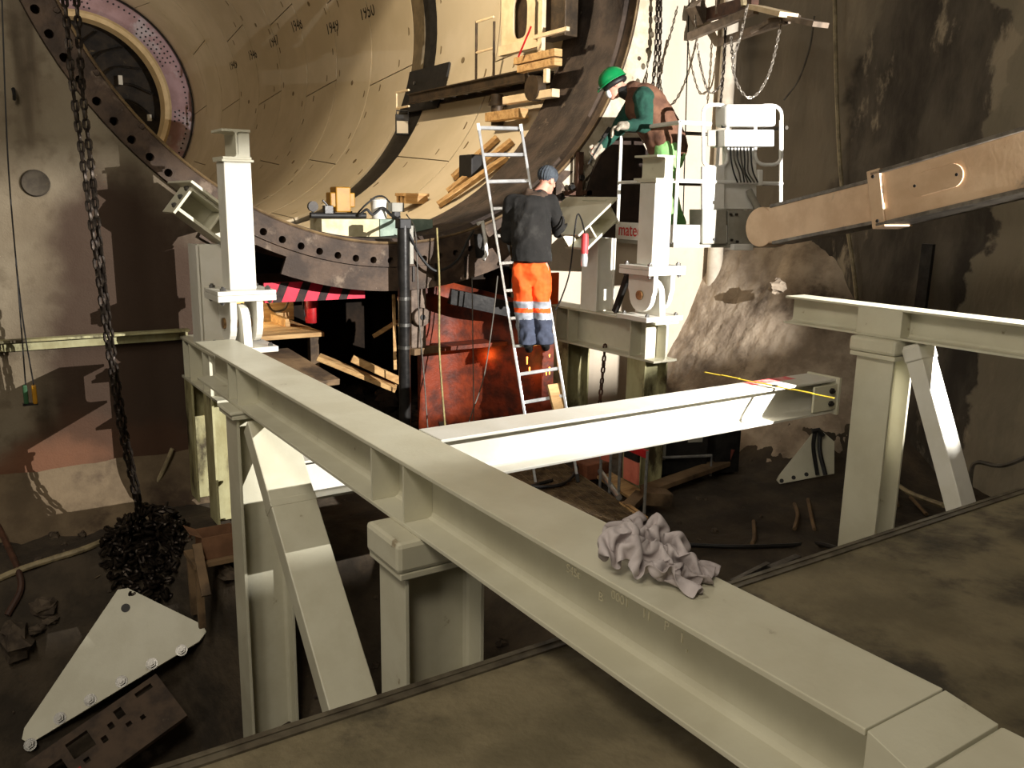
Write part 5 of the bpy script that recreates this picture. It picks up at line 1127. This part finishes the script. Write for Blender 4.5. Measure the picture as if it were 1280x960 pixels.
# ------------------------------------------------------------------ gantry inside the tunnel
CRM = mat('gantry_cream', S(226, 204, 168), S(206, 184, 148), 5, .55)
BRN = mat('gantry_brown', S(72, 58, 42), S(48, 39, 29), 6, .5, .1, 30, metal=.3)
def W(u, v, dx): p = on_cyl(u, v, TR); return p - X_ * dx
def wx(u, v, x): return on_x(u, v, x)
GX = 6.62
ga, gb2 = wx(540, 112, GX + .2), wx(702, 84, GX + .05); gzv = (ga.z + gb2.z) / 2
gn = thing('gallery', (GX, 11, gzv - .3), 'brown steel walkway gallery along the tunnel wall with railing', 'walkway')
YA, YB = 9.75, 13.2
for xx in (GX, GX + .42): m = MB(); m.hbeam((xx, YA, gzv - .08), (xx, YB, gzv - .08), .15, .09, .012, .008); m.build('girder', BRN, gn)
for k in range(9): y = YA + .15 + k * .4; m = MB(); m.bb((GX + .05, y, gzv - .1), (GX + .37, y + .05, gzv - .05)); m.build('cross_member', BRN, gn)
m = MB(); m.bb((GX, YA, gzv), (GX + .42, YB, gzv + .012)); m.build('floor_plate', BRN, gn)
m = MB(); m.tube([(GX - .06, YB - .1, gzv - .2), (GX - .06, YB + .35, gzv - .2), (GX - .06, YB + .35, gzv + .05), (GX - .06, YB - .1, gzv + .05)], .018, 6); m.build('end_hoop', CRM, gn)
def gpt(u, v): return wx(u, v, GX)
for u in (595, 617):
    q = gpt(u, 97); m = MB(); m.tube([V((GX, q.y, gzv)), V((GX, q.y, gpt(u, 27).z))], .018, 6); m.build('railing_post', BRN, gn)
for v in (28, 66):
    q0, q1_ = gpt(595, v), gpt(617, v - 4); m = MB(); m.tube([q0, V((GX, q1_.y, q0.z))], .016, 6); m.build('railing', CRM, gn)
br2 = thing('wall_bracket', on_cyl(528, 115, TR - .03), 'black bracket plate on the dark collar of the tunnel', 'bracket')
def cylplate(u0, v0, u1, v1, r, mm, name, parent, th=.03):
    a, b = on_cyl(u0, v0, r), on_cyl(u1, v1, r); t0 = math.atan2(a.z - ZC, a.x - XC); t1 = math.atan2(b.z - ZC, b.x - XC)
    m = MB(); n = 6
    for y0, y1, rr_ in ((a.y, b.y, r),):
        vs = [pol(rr, t0 + (t1 - t0) * i / n, y) for rr in (r, r + th) for y in (a.y, b.y) for i in range(n + 1)]
        Wn = n + 1; fs = []
        for i in range(n): fs += [(i, i + 1, Wn + i + 1, Wn + i), (2 * Wn + i, 3 * Wn + i, 3 * Wn + i + 1, 2 * Wn + i + 1), (i, 2 * Wn + i, 2 * Wn + i + 1, i + 1), (Wn + i, Wn + i + 1, 3 * Wn + i + 1, 3 * Wn + i)]
        fs += [(0, Wn, 3 * Wn, 2 * Wn), (n, 2 * Wn + n, 3 * Wn + n, Wn + n)]; m.add(vs, fs)
    return m.build(name, mm, parent)
cylplate(512, 90, 546, 134, TR - .05, BLACK, 'plate', br2)
for u, v in ((519, 104), (519, 128)): q = on_cyl(u, v, TR - .06); m = MB(); m.cyl(q, q - X_ * .03, .03, n=8); m.build('bolt', STEEL, br2)
fl2 = thing('tunnel_floodlight', on_cyl(505, 163, TR - .12), 'small square floodlight mounted on the tunnel collar', 'floodlight')
q = on_cyl(503, 156, TR - .12); dr = (CP - q); dr.z = 0; dr.normalize(); si = dr.cross(Z_)
m = MB(); m.box(q, (.24, .06, .34), (si, dr, Z_)); m.build('housing', BLKMET, fl2, bevel=.01)
m = MB(); m.box(q + dr * .033 - Z_ * .04, (.19, .008, .20), (si, dr, Z_)); m.build('glass', mat('lamp_glass', S(222, 214, 198), rough=.3), fl2)
m = MB(); m.tube([q + si * .1 + Z_ * .17, q + si * .1 + Z_ * .23, q - si * .1 + Z_ * .23, q - si * .1 + Z_ * .17], .012, 6); m.build('bracket', BLKMET, fl2)
# panels, posts and timber on the gallery
def ybox(name, u0, v0, u1, v1, x, t, mm, label, cat, bevel=.01):
    a, b = on_x(u0, v0, x), on_x(u1, v1, x); m = MB(); m.bb((x, min(a.y, b.y), min(a.z, b.z)), (x + t, max(a.y, b.y), max(a.z, b.z))); return m.build(name, mm, None, label, cat, bevel=bevel)
pn = thing('switch_panel', on_x(648, 56, GX + .1), 'cream panel with an oval opening on the tunnel gallery', 'panel')
a, b = on_x(627, -20, GX + .12), on_x(668, 52, GX + .12); y0_, y1_, z0_, z1_ = b.y, a.y, b.z, a.z
m = MB(); n = 28; outer = []; inner = []; cyy, czz = (y0_ + y1_) / 2 - .06, on_x(648, 22, GX + .12).z
for k in range(n):
    a_ = 2 * math.pi * k / n; c_, s__ = math.cos(a_), math.sin(a_)
    inner.append((cyy + .17 * abs(c_) ** .6 * (1 if c_ > 0 else -1), czz + .27 * abs(s__) ** .6 * (1 if s__ > 0 else -1)))
    sc_ = min((y1_ - cyy if c_ > 0 else cyy - y0_) / max(abs(c_), 1e-3), (z1_ - czz if s__ > 0 else czz - z0_) / max(abs(s__), 1e-3)); outer.append((cyy + c_ * sc_, czz + s__ * sc_))
for x in (GX + .12, GX + .15):
    m.add([V((x, y, z)) for y, z in outer] + [V((x, y, z)) for y, z in inner], [(k, (k + 1) % n, n + (k + 1) % n, n + k) for k in range(n)])
m.add([V((x, y, z)) for x in (GX + .12, GX + .15) for y, z in inner], [(k, (k + 1) % n, n + (k + 1) % n, n + k) for k in range(n)])
m.build('sheet', CRM, pn)
m = MB(); m.bb((GX + .2, cyy - .24, czz - .36), (GX + .22, cyy + .24, czz + .36)); m.build('backing', BRN, pn)
def shelf_board(u0, u1, v, x, h, w_, mm, label, cat='plank', name='plank'):
    a, b = on_x(u0, v, x), on_x(u1, v, x); m = MB(); m.bb((x, min(a.y, b.y), a.z - h), (x + w_, max(a.y, b.y), a.z)); return m.build(name, mm, None, label, cat, bevel=.006)
shelf_board(623, 672, 58, GX + .02, .13, .10, CRM, 'cream ribbed cable tray under the panel on the gallery', 'cable tray', 'cable_tray')
shelf_board(642, 693, 72, GX - .14, .09, .12, WOOD, 'upper of two stacked timbers on the gallery'); shelf_board(646, 693, 82, GX - .13, .09, .12, WOOD, 'lower of two stacked timbers on the gallery')
ybox('rail_post', 673, -20, 677, 66, GX - .02, .06, CRM, 'cream upright post on the gallery', 'post')
ybox('rail_post', 679, 86, 683, 103, GX - .16, .06, CRM, 'short pale post stub below the stacked timbers', 'post')
shelf_board(666, 708, 44, GX - .03, .05, .05, CRM, 'cream horizontal rail running from the upright post to the ring', 'rail', 'rail')
ybox('dark_cabinet', 677, -20, 706, 44, GX + .1, .2, BRN, 'dark brown cabinet behind the cream post on the gallery', 'cabinet')
m = MB(); a, b = on_x(648, 71, GX - .2), on_x(664, 33, GX - .2); m.cyl(a, b, .012, n=8); m.build('red_staff', RED, None, 'thin red tipped staff leaning on the cable tray', 'staff')
shelf_board(606, 648, 141, GX - .1, .12, .16, WOOD, 'thick pale timber below the gallery'); shelf_board(628, 690, 121, GX - .05, .10, .12, CRM, 'cream box profile below the gallery beside the ring', 'profile', 'box_profile')
m = MB(); q = on_x(622, 118, GX + .1); m.cyl(q, q - Z_ * .42, .09, n=14); m.cyl(q - Z_ * .1, q - Z_ * .16, .13, n=14); m.build('gallery_hanger', BRN, None, 'brown bracket pipe hanging below the gallery', 'bracket', smooth=True)
m = MB(); q = on_x(664, 110, 6.55); m.cyl(q, q + X_ * .12, .16, n=18); m.build('hose_reel', BRN, None, 'dark round reel below the gallery near the ring', 'reel', smooth=True)
# boards lying on the tunnel invert
for i, (u0, v0, u1, v1, lab) in enumerate(((622, 172, 566, 222, 'uppermost long timber lying on the tunnel wall behind the ladder'), (640, 176, 560, 240, 'middle long timber lying on the tunnel wall behind the ladder'), (634, 196, 548, 256, 'lowest long timber lying on the tunnel wall behind the ladder'))):
    a, b = on_cyl(u0, v0, TR - .05), on_cyl(u1, v1, TR - .05); up_ = V((XC - a.x, 0, ZC - a.z)).normalized(); plank(a, b, .13, .06, WOOD, lab, up=up_)
m = MB(); q = on_cyl(590, 208, TR - .14); m.box(q, (.22, .34, .30)); m.build('black_case', BLACK, None, 'black case standing among the timbers behind the ladder', 'case', bevel=.015)
m = MB(); q = on_cyl(520, 250, TR - .10)
for k in range(3): m.box(q + V((0, .12 * k, .0)), (.34, .05, .10))
m.box(q + V((0, .12, .07)), (.36, .34, .04)); m.build('pallet', WOOD, None, 'small pale pallet lying at the tunnel bottom', 'pallet')
# ------------------------------------------------------------------ scaffold gallery at the top right
sg_ = thing('scaffold_gallery', bp(930, 40, 9.6), 'steel bracket gallery with board at the top of the lit wall', 'scaffold')
def SP(u, v, d): return bp(u, v, d)
LSTEEL = mat('scaffold_steel', S(128, 112, 96), S(96, 84, 72), 8, .5, .1, 30, metal=.2)
m = MB(); m.bar(on_y(862, 46, 8.12), SP(945, 12, 9.4), .07, .09); m.build('bearer', LSTEEL, sg_)
m = MB(); m.bar(on_y(900, 53, 8.12), SP(985, 24, 9.2), .07, .09); m.build('bearer', LSTEEL, sg_)
m = MB(); m.bar(on_y(880, 20, 8.1), SP(944, 2, 9.6), .10, .14); m.build('beam', RUSTB, sg_)
m = MB(); m.bar(SP(944, 9, 9.4), SP(986, 19, 8.9), .24, .05); m.build('board', CRM, sg_)
m = MB(); m.bar(SP(988, 23, 9.0), SP(1026, 31, 8.6), .20, .05); m.build('board', LSTEEL, sg_)
m = MB(); m.bar(on_y(878, 27, 8.07), on_y(868, 5, 8.07), .16, .16); m.build('wall_plate', LSTEEL, sg_)
m = MB(); m.tube([SP(897, 18, 10.2), SP(897, -30, 10.2)], .03, 8); m.build('upright', LSTEEL, sg_); m = MB(); m.tube([SP(930, 8, 9.6), SP(927, -30, 9.6)], .035, 8); m.build('upright', HOSE, sg_)
m = MB(); m.tube([SP(940, 40, 9.6), SP(962, 26, 9.3), SP(1000, 22, 9.1)], .03, 6); m.build('brace', LSTEEL, sg_)
# wall joint and fittings on the lit wall
m = MB(); m.bar(on_y(862, -30, YW - .004), on_y(853, 300, YW - .004), .012, .012); m.build('trim_1', BLKMET, None, kind='structure', label='dark vertical joint in the lit wall')
ap = thing('corner_pipe', on_y(918, 300, 8.0), 'pale round pipe running down the corner of the lit wall', 'pipe'); m = MB(); a = on_y(917, 130, 8.02); m.cyl((a.x - .12, 8.05, -.1), (a.x - .12, 8.05, 7), .10, n=20); m.build('tube', mat('pipe_concrete', S(196, 186, 168), S(176, 164, 146), 4, .8), ap, smooth=True)
# ------------------------------------------------------------------ right wall fittings
cab([on_x(1043, -20, 8.45), on_x(1046, 120, 8.45), on_x(1052, 230, 8.45), on_x(1066, 330, 8.45), on_x(1072, 385, 8.45)], .022, HOSE, 'pale hose hanging straight down the dark right wall', 'hose', 'hose')
cab([on_x(1018, 20, 8.5), on_x(1012, 60, 8.5), on_x(998, 100, 8.5), on_x(980, 125, 8.5)], .012, CABLE, 'thin cable draped on the dark wall right of the chain loop')
m = MB(); a, b = on_x(1161, 305, 8.5), on_x(1140, 470, 8.5); m.bar(a, b, .12, .05, V((-1, 0, 0))); m.build('wall_channel', BLKMET, None, 'black channel standing against the right wall', 'channel')
cab([on_x(1212, 640, 7.6), on_x(1214, 590, 7.6), on_x(1222, 578, 7.6), on_x(1245, 582, 7.6), on_x(1262, 580, 7.5), on_x(1290, 568, 7.5)], .02, CABLE, 'grey cable bending along the foot of the right wall')
cab([on_x(1098, 560, 7.5), on_x(1108, 590, 7.3), on_x(1130, 612, 7.0), on_x(1160, 625, 6.8), on_x(1180, 632, 6.6)], .022, HOSE, 'pale hose curving behind the right column and brace', 'hose', 'hose')
# ------------------------------------------------------------------ pit objects right of the long beam
cab([on_ground(860, 682, .03), on_ground(920, 684, .03), on_ground(985, 682, .03)] + [on_ground(1025, 680, .03), V((4.84, 3.02, -.62)), V((5.0, 3.0, -.56)), V((5.12, 2.97, -.52))], .02, BLACK, 'black cable lying across the pit to the right column')
for i, (pts, lab) in enumerate(((((1105, 610), (1118, 616), (1122, 632)), 'short pale stick in the mud left of the right brace'), (((1138, 622), (1150, 635), (1158, 643)), 'short pale stick in the mud behind the right brace'), (((993, 630), (997, 645), (993, 662)), 'thin stick upright in the mud near the small triangular plate'), (((1010, 625), (1014, 645), (1018, 662)), 'thin stick in the mud left of the right column'), (((942, 652), (943, 672), (940, 680)), 'pale splinter lying in the mud beyond the rag'))):
    cab([on_ground(u, v, .03) for u, v in pts], .018, WOODD, lab, 'stick', 'stick')
m = MB(); m.bar(on_ground(962, 712, .04), on_ground(998, 697, .06), .06, .04); m.build('flat_bar', STEEL, None, 'short grey bar end beside the slab edge', 'bar')
m = MB(); m.bar(on_ground(915, 728, .03), on_ground(960, 706, .03), .04, .03); m.build('flat_bar', STEEL, None, 'thin steel bar lying along the slab edge beyond the rag', 'bar')
# grating
gp = [on_z(640, 590, -1.02), on_z(735, 575, -1.02)]
gr0, gr1, gr2 = on_z(652, 612, -1.05), on_z(716, 590, -1.05), on_z(812, 655, -1.05)
ex_ = (gr2 - gr1); gl = ex_.length; ex_.normalize(); ey_ = V((ex_.y, -ex_.x, 0)); ey_ = ey_ if ey_.dot(gr0 - gr1) > 0 else -ey_
ex_.z = 0; gwid = .62; go = gr1 - ex_ * .45; gl += .8
gt = thing('floor_grating', go + ex_ * gl / 2 + ey_ * gwid / 2, 'rusty steel floor grating lying at the ladder foot', 'grating')
RG = mat('grating_rust', S(122, 102, 74), S(84, 68, 50), 8, .7, .2, 30)
for k in range(int(gl / .032)):
    a = go + ex_ * (k * .032); m = MB(); m.bar(a, a + ey_ * gwid, .005, .032); m.build('bearing_bar', RG, gt)
for k in range(9):
    a = go + ey_ * (gwid * k / 8) + Z_ * .012; m = MB(); m.bar(a, a + ex_ * gl, .006, .008); m.build('cross_rod', RG, gt)
for e in (0, 1): m = MB(); a = go + ey_ * (gwid * e); m.bar(a, a + ex_ * gl, .012, .05); m.build('edge_bar', RG, gt)
cab([on_z(690, 600, -1.02), on_z(665, 608, -1.0), on_z(700, 606, -1.0), on_z(718, 592, -.98), on_z(722, 572, -.95), on_z(715, 562, -.93)], .018, BLACK, 'black hose looping around the ladder foot', 'hose', 'hose')
m = MB(); q = on_z(738, 594, -1.05); m.box(q + V((.05, .05, .05)), (.30, .22, .16)); m.build('orange_crate', mat('terracotta', S(128, 76, 50), S(98, 58, 40), 6, .8), None, 'small terracotta coloured crate beyond the grating', 'crate', bevel=.01)
# power unit with red and orange guard boards
pu0 = on_z(840, 630, -1.2); ca_ = (R0 - M0); pu = thing('power_unit', on_z(835, 605, -1.2), 'black power unit with steel frame under the bright cross beam', 'power unit')
c_ = on_z(838, 600, -1.2) + V((.15, .25, 0)); e_ = V((.92, -.38, 0)).normalized(); f__ = V((.38, .92, 0))
m = MB(); m.box(c_ + Z_ * .28, (.75, .5, .48), (e_, f__, Z_)); m.build('housing', BLACK, pu, bevel=.02)
m = MB(); m.box(c_ + e_ * -.22 + Z_ * .36 - f__ * .256, (.24, .01, .30), (e_, f__, Z_)); m.build('side_panel', LG, pu)
m = MB(); m.box(c_ + e_ * .22 + Z_ * .42 - f__ * .256, (.16, .008, .06), (e_, f__, Z_)); m.build('label_plate', LG, pu)
m = MB(); q = c_ - f__ * .33; m.tube([q + e_ * -.4 + Z_ * .04, q + e_ * -.4 + Z_ * .26, q + e_ * .38 + Z_ * .26, q + e_ * .38 + Z_ * .04], .016, 6); m.build('guard_frame', GALV, pu)
m = MB(); m.box(c_ + e_ * .62 + Z_ * .32, (.28, .4, .6), (e_, f__, Z_)); m.build('end_cabinet', BLKMET, pu, bevel=.01)
m = MB(); m.box(c_ + e_ * .62 + Z_ * .56 - f__ * .205, (.22, .008, .08), (e_, f__, Z_)); bd2 = m.build('badge', RED, pu)
PKO = mat('salmon_board', S(206, 116, 96), S(180, 94, 76), 6, .6)
gs = thing('guard_screen', on_z(785, 615, -1.2), 'red framed guard screen with salmon panel left of the power unit', 'guard screen')
a = bp(776, 554, 7.75); b = bp(809, 568, 7.35); 
for q, h in ((a, .62), (b, .58)): m = MB(); m.tube([q + Z_ * .03, q - Z_ * h], .014, 6); m.build('post', GALV, gs)
m = MB(); m.bar(a, b, .03, .07); m.build('top_board', RED, gs)
m = MB(); m.bar(a.lerp(b, .18) - Z_ * .21, a.lerp(b, .72) - Z_ * .21, .02, .20); m.build('panel', PKO, gs)
m = MB(); m.bar(a.lerp(b, .18) - Z_ * .07, a.lerp(b, .72) - Z_ * .07, .02, .07); m.build('upper_panel', BLKMET, gs)
gs2 = thing('guard_screen', on_z(762, 590, -1.2), 'salmon guard panel half hidden under the cross beam, nearer the ladder', 'guard screen')
a = bp(752, 556, 8.1); b = bp(764, 560, 7.95); m = MB(); m.bar(a - Z_ * .05, b - Z_ * .05, .02, .18); m.build('panel', PKO, gs2)
for q in (a, b): m = MB(); m.tube([q + Z_ * .05, q - Z_ * .45], .014, 6); m.build('post', GALV, gs2)
plank(on_z(808, 612, -1.08), on_z(905, 578, -1.08), .16, .05, WOODD, 'long dirty plank in front of the power unit')
plank(on_z(752, 592, -1.06), on_z(800, 622, -1.06), .20, .03, WOOD, 'pale board lying left of the power unit')
plank(on_z(786, 634, -1.05), on_z(802, 618, -1.05), .12, .07, WOODD, 'short timber block between grating and power unit')
plank(on_z(804, 620, -1.02), on_z(836, 622, -1.05), .18, .12, WOODD, 'broken timber lump at the corner of the planks')
plank(on_z(778, 630, -1.05), on_z(806, 650, -1.05), .07, .05, WOOD, 'narrow batten along the grating edge')
m = MB(); m.cyl(on_z(748, 586, -1.0), on_z(774, 622, -1.0), .028, n=10); m.build('steel_pipe', GALV, None, 'short grey pipe lying beside the pale board', 'pipe', smooth=True)
m = MB(); m.bar(on_ground(893, 565, .25), on_ground(914, 575, .2), .03, .22); m.build('rust_board', mat('rust_red_board', S(96, 46, 36), S(70, 34, 28), 6, .8), None, 'rust red board standing right of the power unit', 'board')
plank(bp(692, 480, 8.35), bp(702, 520, 8.3), .16, .03, WOOD, 'pale board standing behind the lower ladder rungs', up=Y_)
# ------------------------------------------------------------------ rubble on the ground
m = MB(); rnd = random.Random(5)
RUB = mat('rubble', S(86, 74, 60), S(56, 47, 38), 9, .9, .4, 20)
for i in range(420):
    x = rnd.uniform(-2.5, 8.0); y = rnd.uniform(2.6, 7.9); s_ = .012 + .05 * rnd.random() ** 3
    rock(m, V((x, y, gz(x, y) + s_ * .2)), s_, rnd)
m.build('rubble', RUB, None, 'small stones and crumbs scattered over the muddy pit ground', 'rubble', kind='stuff')
for i, (u, v, s_, lab) in enumerate(((55, 762, .09, 'largest pale lump in the mud above the white triangular plate'), (20, 800, .16, 'dark muddy lump at the left edge below the hose'), (45, 790, .06, 'small pale chip between the mud lumps'), (285, 720, .10, 'grey stone below the timber trestle'), (478, 672, .06, 'pale scrap on the ground behind the middle column'), (972, 358, .10, 'pale rock on top of the concrete bank'))):
    m = MB(); q = on_ground(u, v, .02) if i < 5 else on_x(u, v, 8.15); rock(m, q, s_, random.Random(i)); m.build('stone', RUB if i != 5 else BANK, None, lab, 'stone')
# ------------------------------------------------------------------ folding rule and rag
fr = thing('folding_rule', on_z(960, 484, .51), 'yellow folding rule lying across the cross beam', 'folding rule')
fa, fb = on_z(881, 466, .508), on_z(1040, 498, .508)

k = 7
for i in range(k):
    a, b = fa.lerp(fb, i / k), fa.lerp(fb, (i + 1) / k + .012); m = MB(); m.bar(a + Z_ * (.004 + .003 * (i % 2)), b + Z_ * (.004 + .003 * (i % 2)), .02, .004, Z_); sgm = m.build('segment', YRULE, fr)
    if i == 3: m = MB(); q = b + Z_ * .008; m.box(q, (.03, .024, .006), (X_, Y_, Z_)); m.build('joint', BLKMET, fr)
RAG = mat('rag_cloth', S(190, 180, 178), S(160, 150, 148), 5, .9, .1, 60, c3=S(110, 96, 88), s3=4, lo3=.58, hi3=.72)
import numpy as np
def rag_mesh():
    rg = np.random.default_rng(4); NX, NY = 54, 42; sp = .0125
    gx, gy = np.meshgrid(np.arange(NX) - NX / 2, np.arange(NY) - NY / 2, indexing='ij')
    c = on_z(812, 712, .5); ax = np.array([.42, -.91]); ay = np.array([.91, .42])
    sx, sy = .36 + .55 * np.clip(gx / NX, 0, 1) ** 1.3, .40
    X = gx * sp * sx; Yv = gy * sp * sy
    P = np.zeros((NX, NY, 3)); 
    def nf(k, s): return np.array([[noise.noise(V((i * k, j * k, s))) for j in range(NY)] for i in range(NX)])
    P[..., 0] = c.x + X * ax[0] + Yv * ay[0] + .045 * nf(.17, 3); P[..., 1] = c.y + X * ax[1] + Yv * ay[1] + .045 * nf(.17, 8)
    tail = np.clip(1 - 1.5 * np.clip(gx / NX + .05, 0, 1), 0, 1)
    P[..., 2] = .53 + tail * (.03 + .22 * np.abs(nf(.15, 1)) + .10 * np.abs(nf(.30, 5))) + .03 * np.abs(nf(.3, 2))
    P = P.reshape(-1, 3); Vv = np.zeros_like(P); idx = np.arange(NX * NY).reshape(NX, NY)
    C = [(idx[:-1].ravel(), idx[1:].ravel(), sp), (idx[:, :-1].ravel(), idx[:, 1:].ravel(), sp), (idx[:-1, :-1].ravel(), idx[1:, 1:].ravel(), sp * 1.414), (idx[1:, :-1].ravel(), idx[:-1, 1:].ravel(), sp * 1.414), (idx[:-2].ravel(), idx[2:].ravel(), sp * 1.75), (idx[:, :-2].ravel(), idx[:, 2:].ravel(), sp * 1.75)]
    ii = np.repeat(np.arange(NX), NY); jj = np.tile(np.arange(NY), NX)
    for st in range(30):
        Vv = Vv * .80; Vv[:, 2] -= .00035; Q = P + Vv
        for it in range(7):
            D = np.zeros_like(Q); W = np.zeros(len(Q))
            for k, (a, b, r) in enumerate(C):
                d = Q[b] - Q[a]; l = np.linalg.norm(d, axis=1) + 1e-9
                e = (l - r) / l
                if k >= 4: e = np.minimum(e, 0) * .6      # bending only resists folding
                co = d * (e * .5)[:, None]
                np.add.at(D, a, co); np.add.at(D, b, -co); np.add.at(W, a, 1); np.add.at(W, b, 1)
            Q += D / np.maximum(W, 1)[:, None] * 1.4
            on = (Q[:, 0] > 1.555) & (Q[:, 0] < 1.865)
            Q[:, 2] = np.where(on, np.maximum(Q[:, 2], .5045), Q[:, 2])
        if st % 2 == 0:                                    # keep folds apart
            d2 = ((Q[:, None, :] - Q[None, :, :]) ** 2).sum(-1); near = (np.abs(ii[:, None] - ii[None]) <= 2) & (np.abs(jj[:, None] - jj[None]) <= 2)
            a, b = np.nonzero((d2 < 0.017 ** 2) & ~near); k = a < b; a, b = a[k], b[k]
            if len(a):
                d = Q[b] - Q[a]; l = np.sqrt(d2[a, b]) + 1e-9; co = d * ((0.017 - l) / l * .5)[:, None]; np.add.at(Q, a, -co * .6); np.add.at(Q, b, co * .6)
                on = (Q[:, 0] > 1.555) & (Q[:, 0] < 1.865); Q[:, 2] = np.where(on, np.maximum(Q[:, 2], .5045), Q[:, 2])
        mv = Q - P; mv *= np.minimum(1, .012 / (np.linalg.norm(mv, axis=1) + 1e-9))[:, None]
        Vv = mv * np.where(np.abs(Q[:, 2:3] - .5045) < 1e-4, .3, 1.0); P = P + mv
    m = MB(); m.add([V(p) for p in P], [(idx[i, j], idx[i + 1, j], idx[i + 1, j + 1], idx[i, j + 1]) for i in range(NX - 1) for j in range(NY - 1)]); return m
m = rag_mesh(); m.f = [[int(q) for q in f] for f in m.f]
o = m.build('rag', RAG, None, 'crumpled pale rag lying on the long beam', 'rag')
o.data.polygons.foreach_set('use_smooth', [True] * len(o.data.polygons)); sd = o.modifiers.new('t', 'SOLIDIFY'); sd.thickness = .003; sd.offset = 0; sb3 = o.modifiers.new('s', 'SUBSURF'); sb3.levels = 1; sb3.render_levels = 1
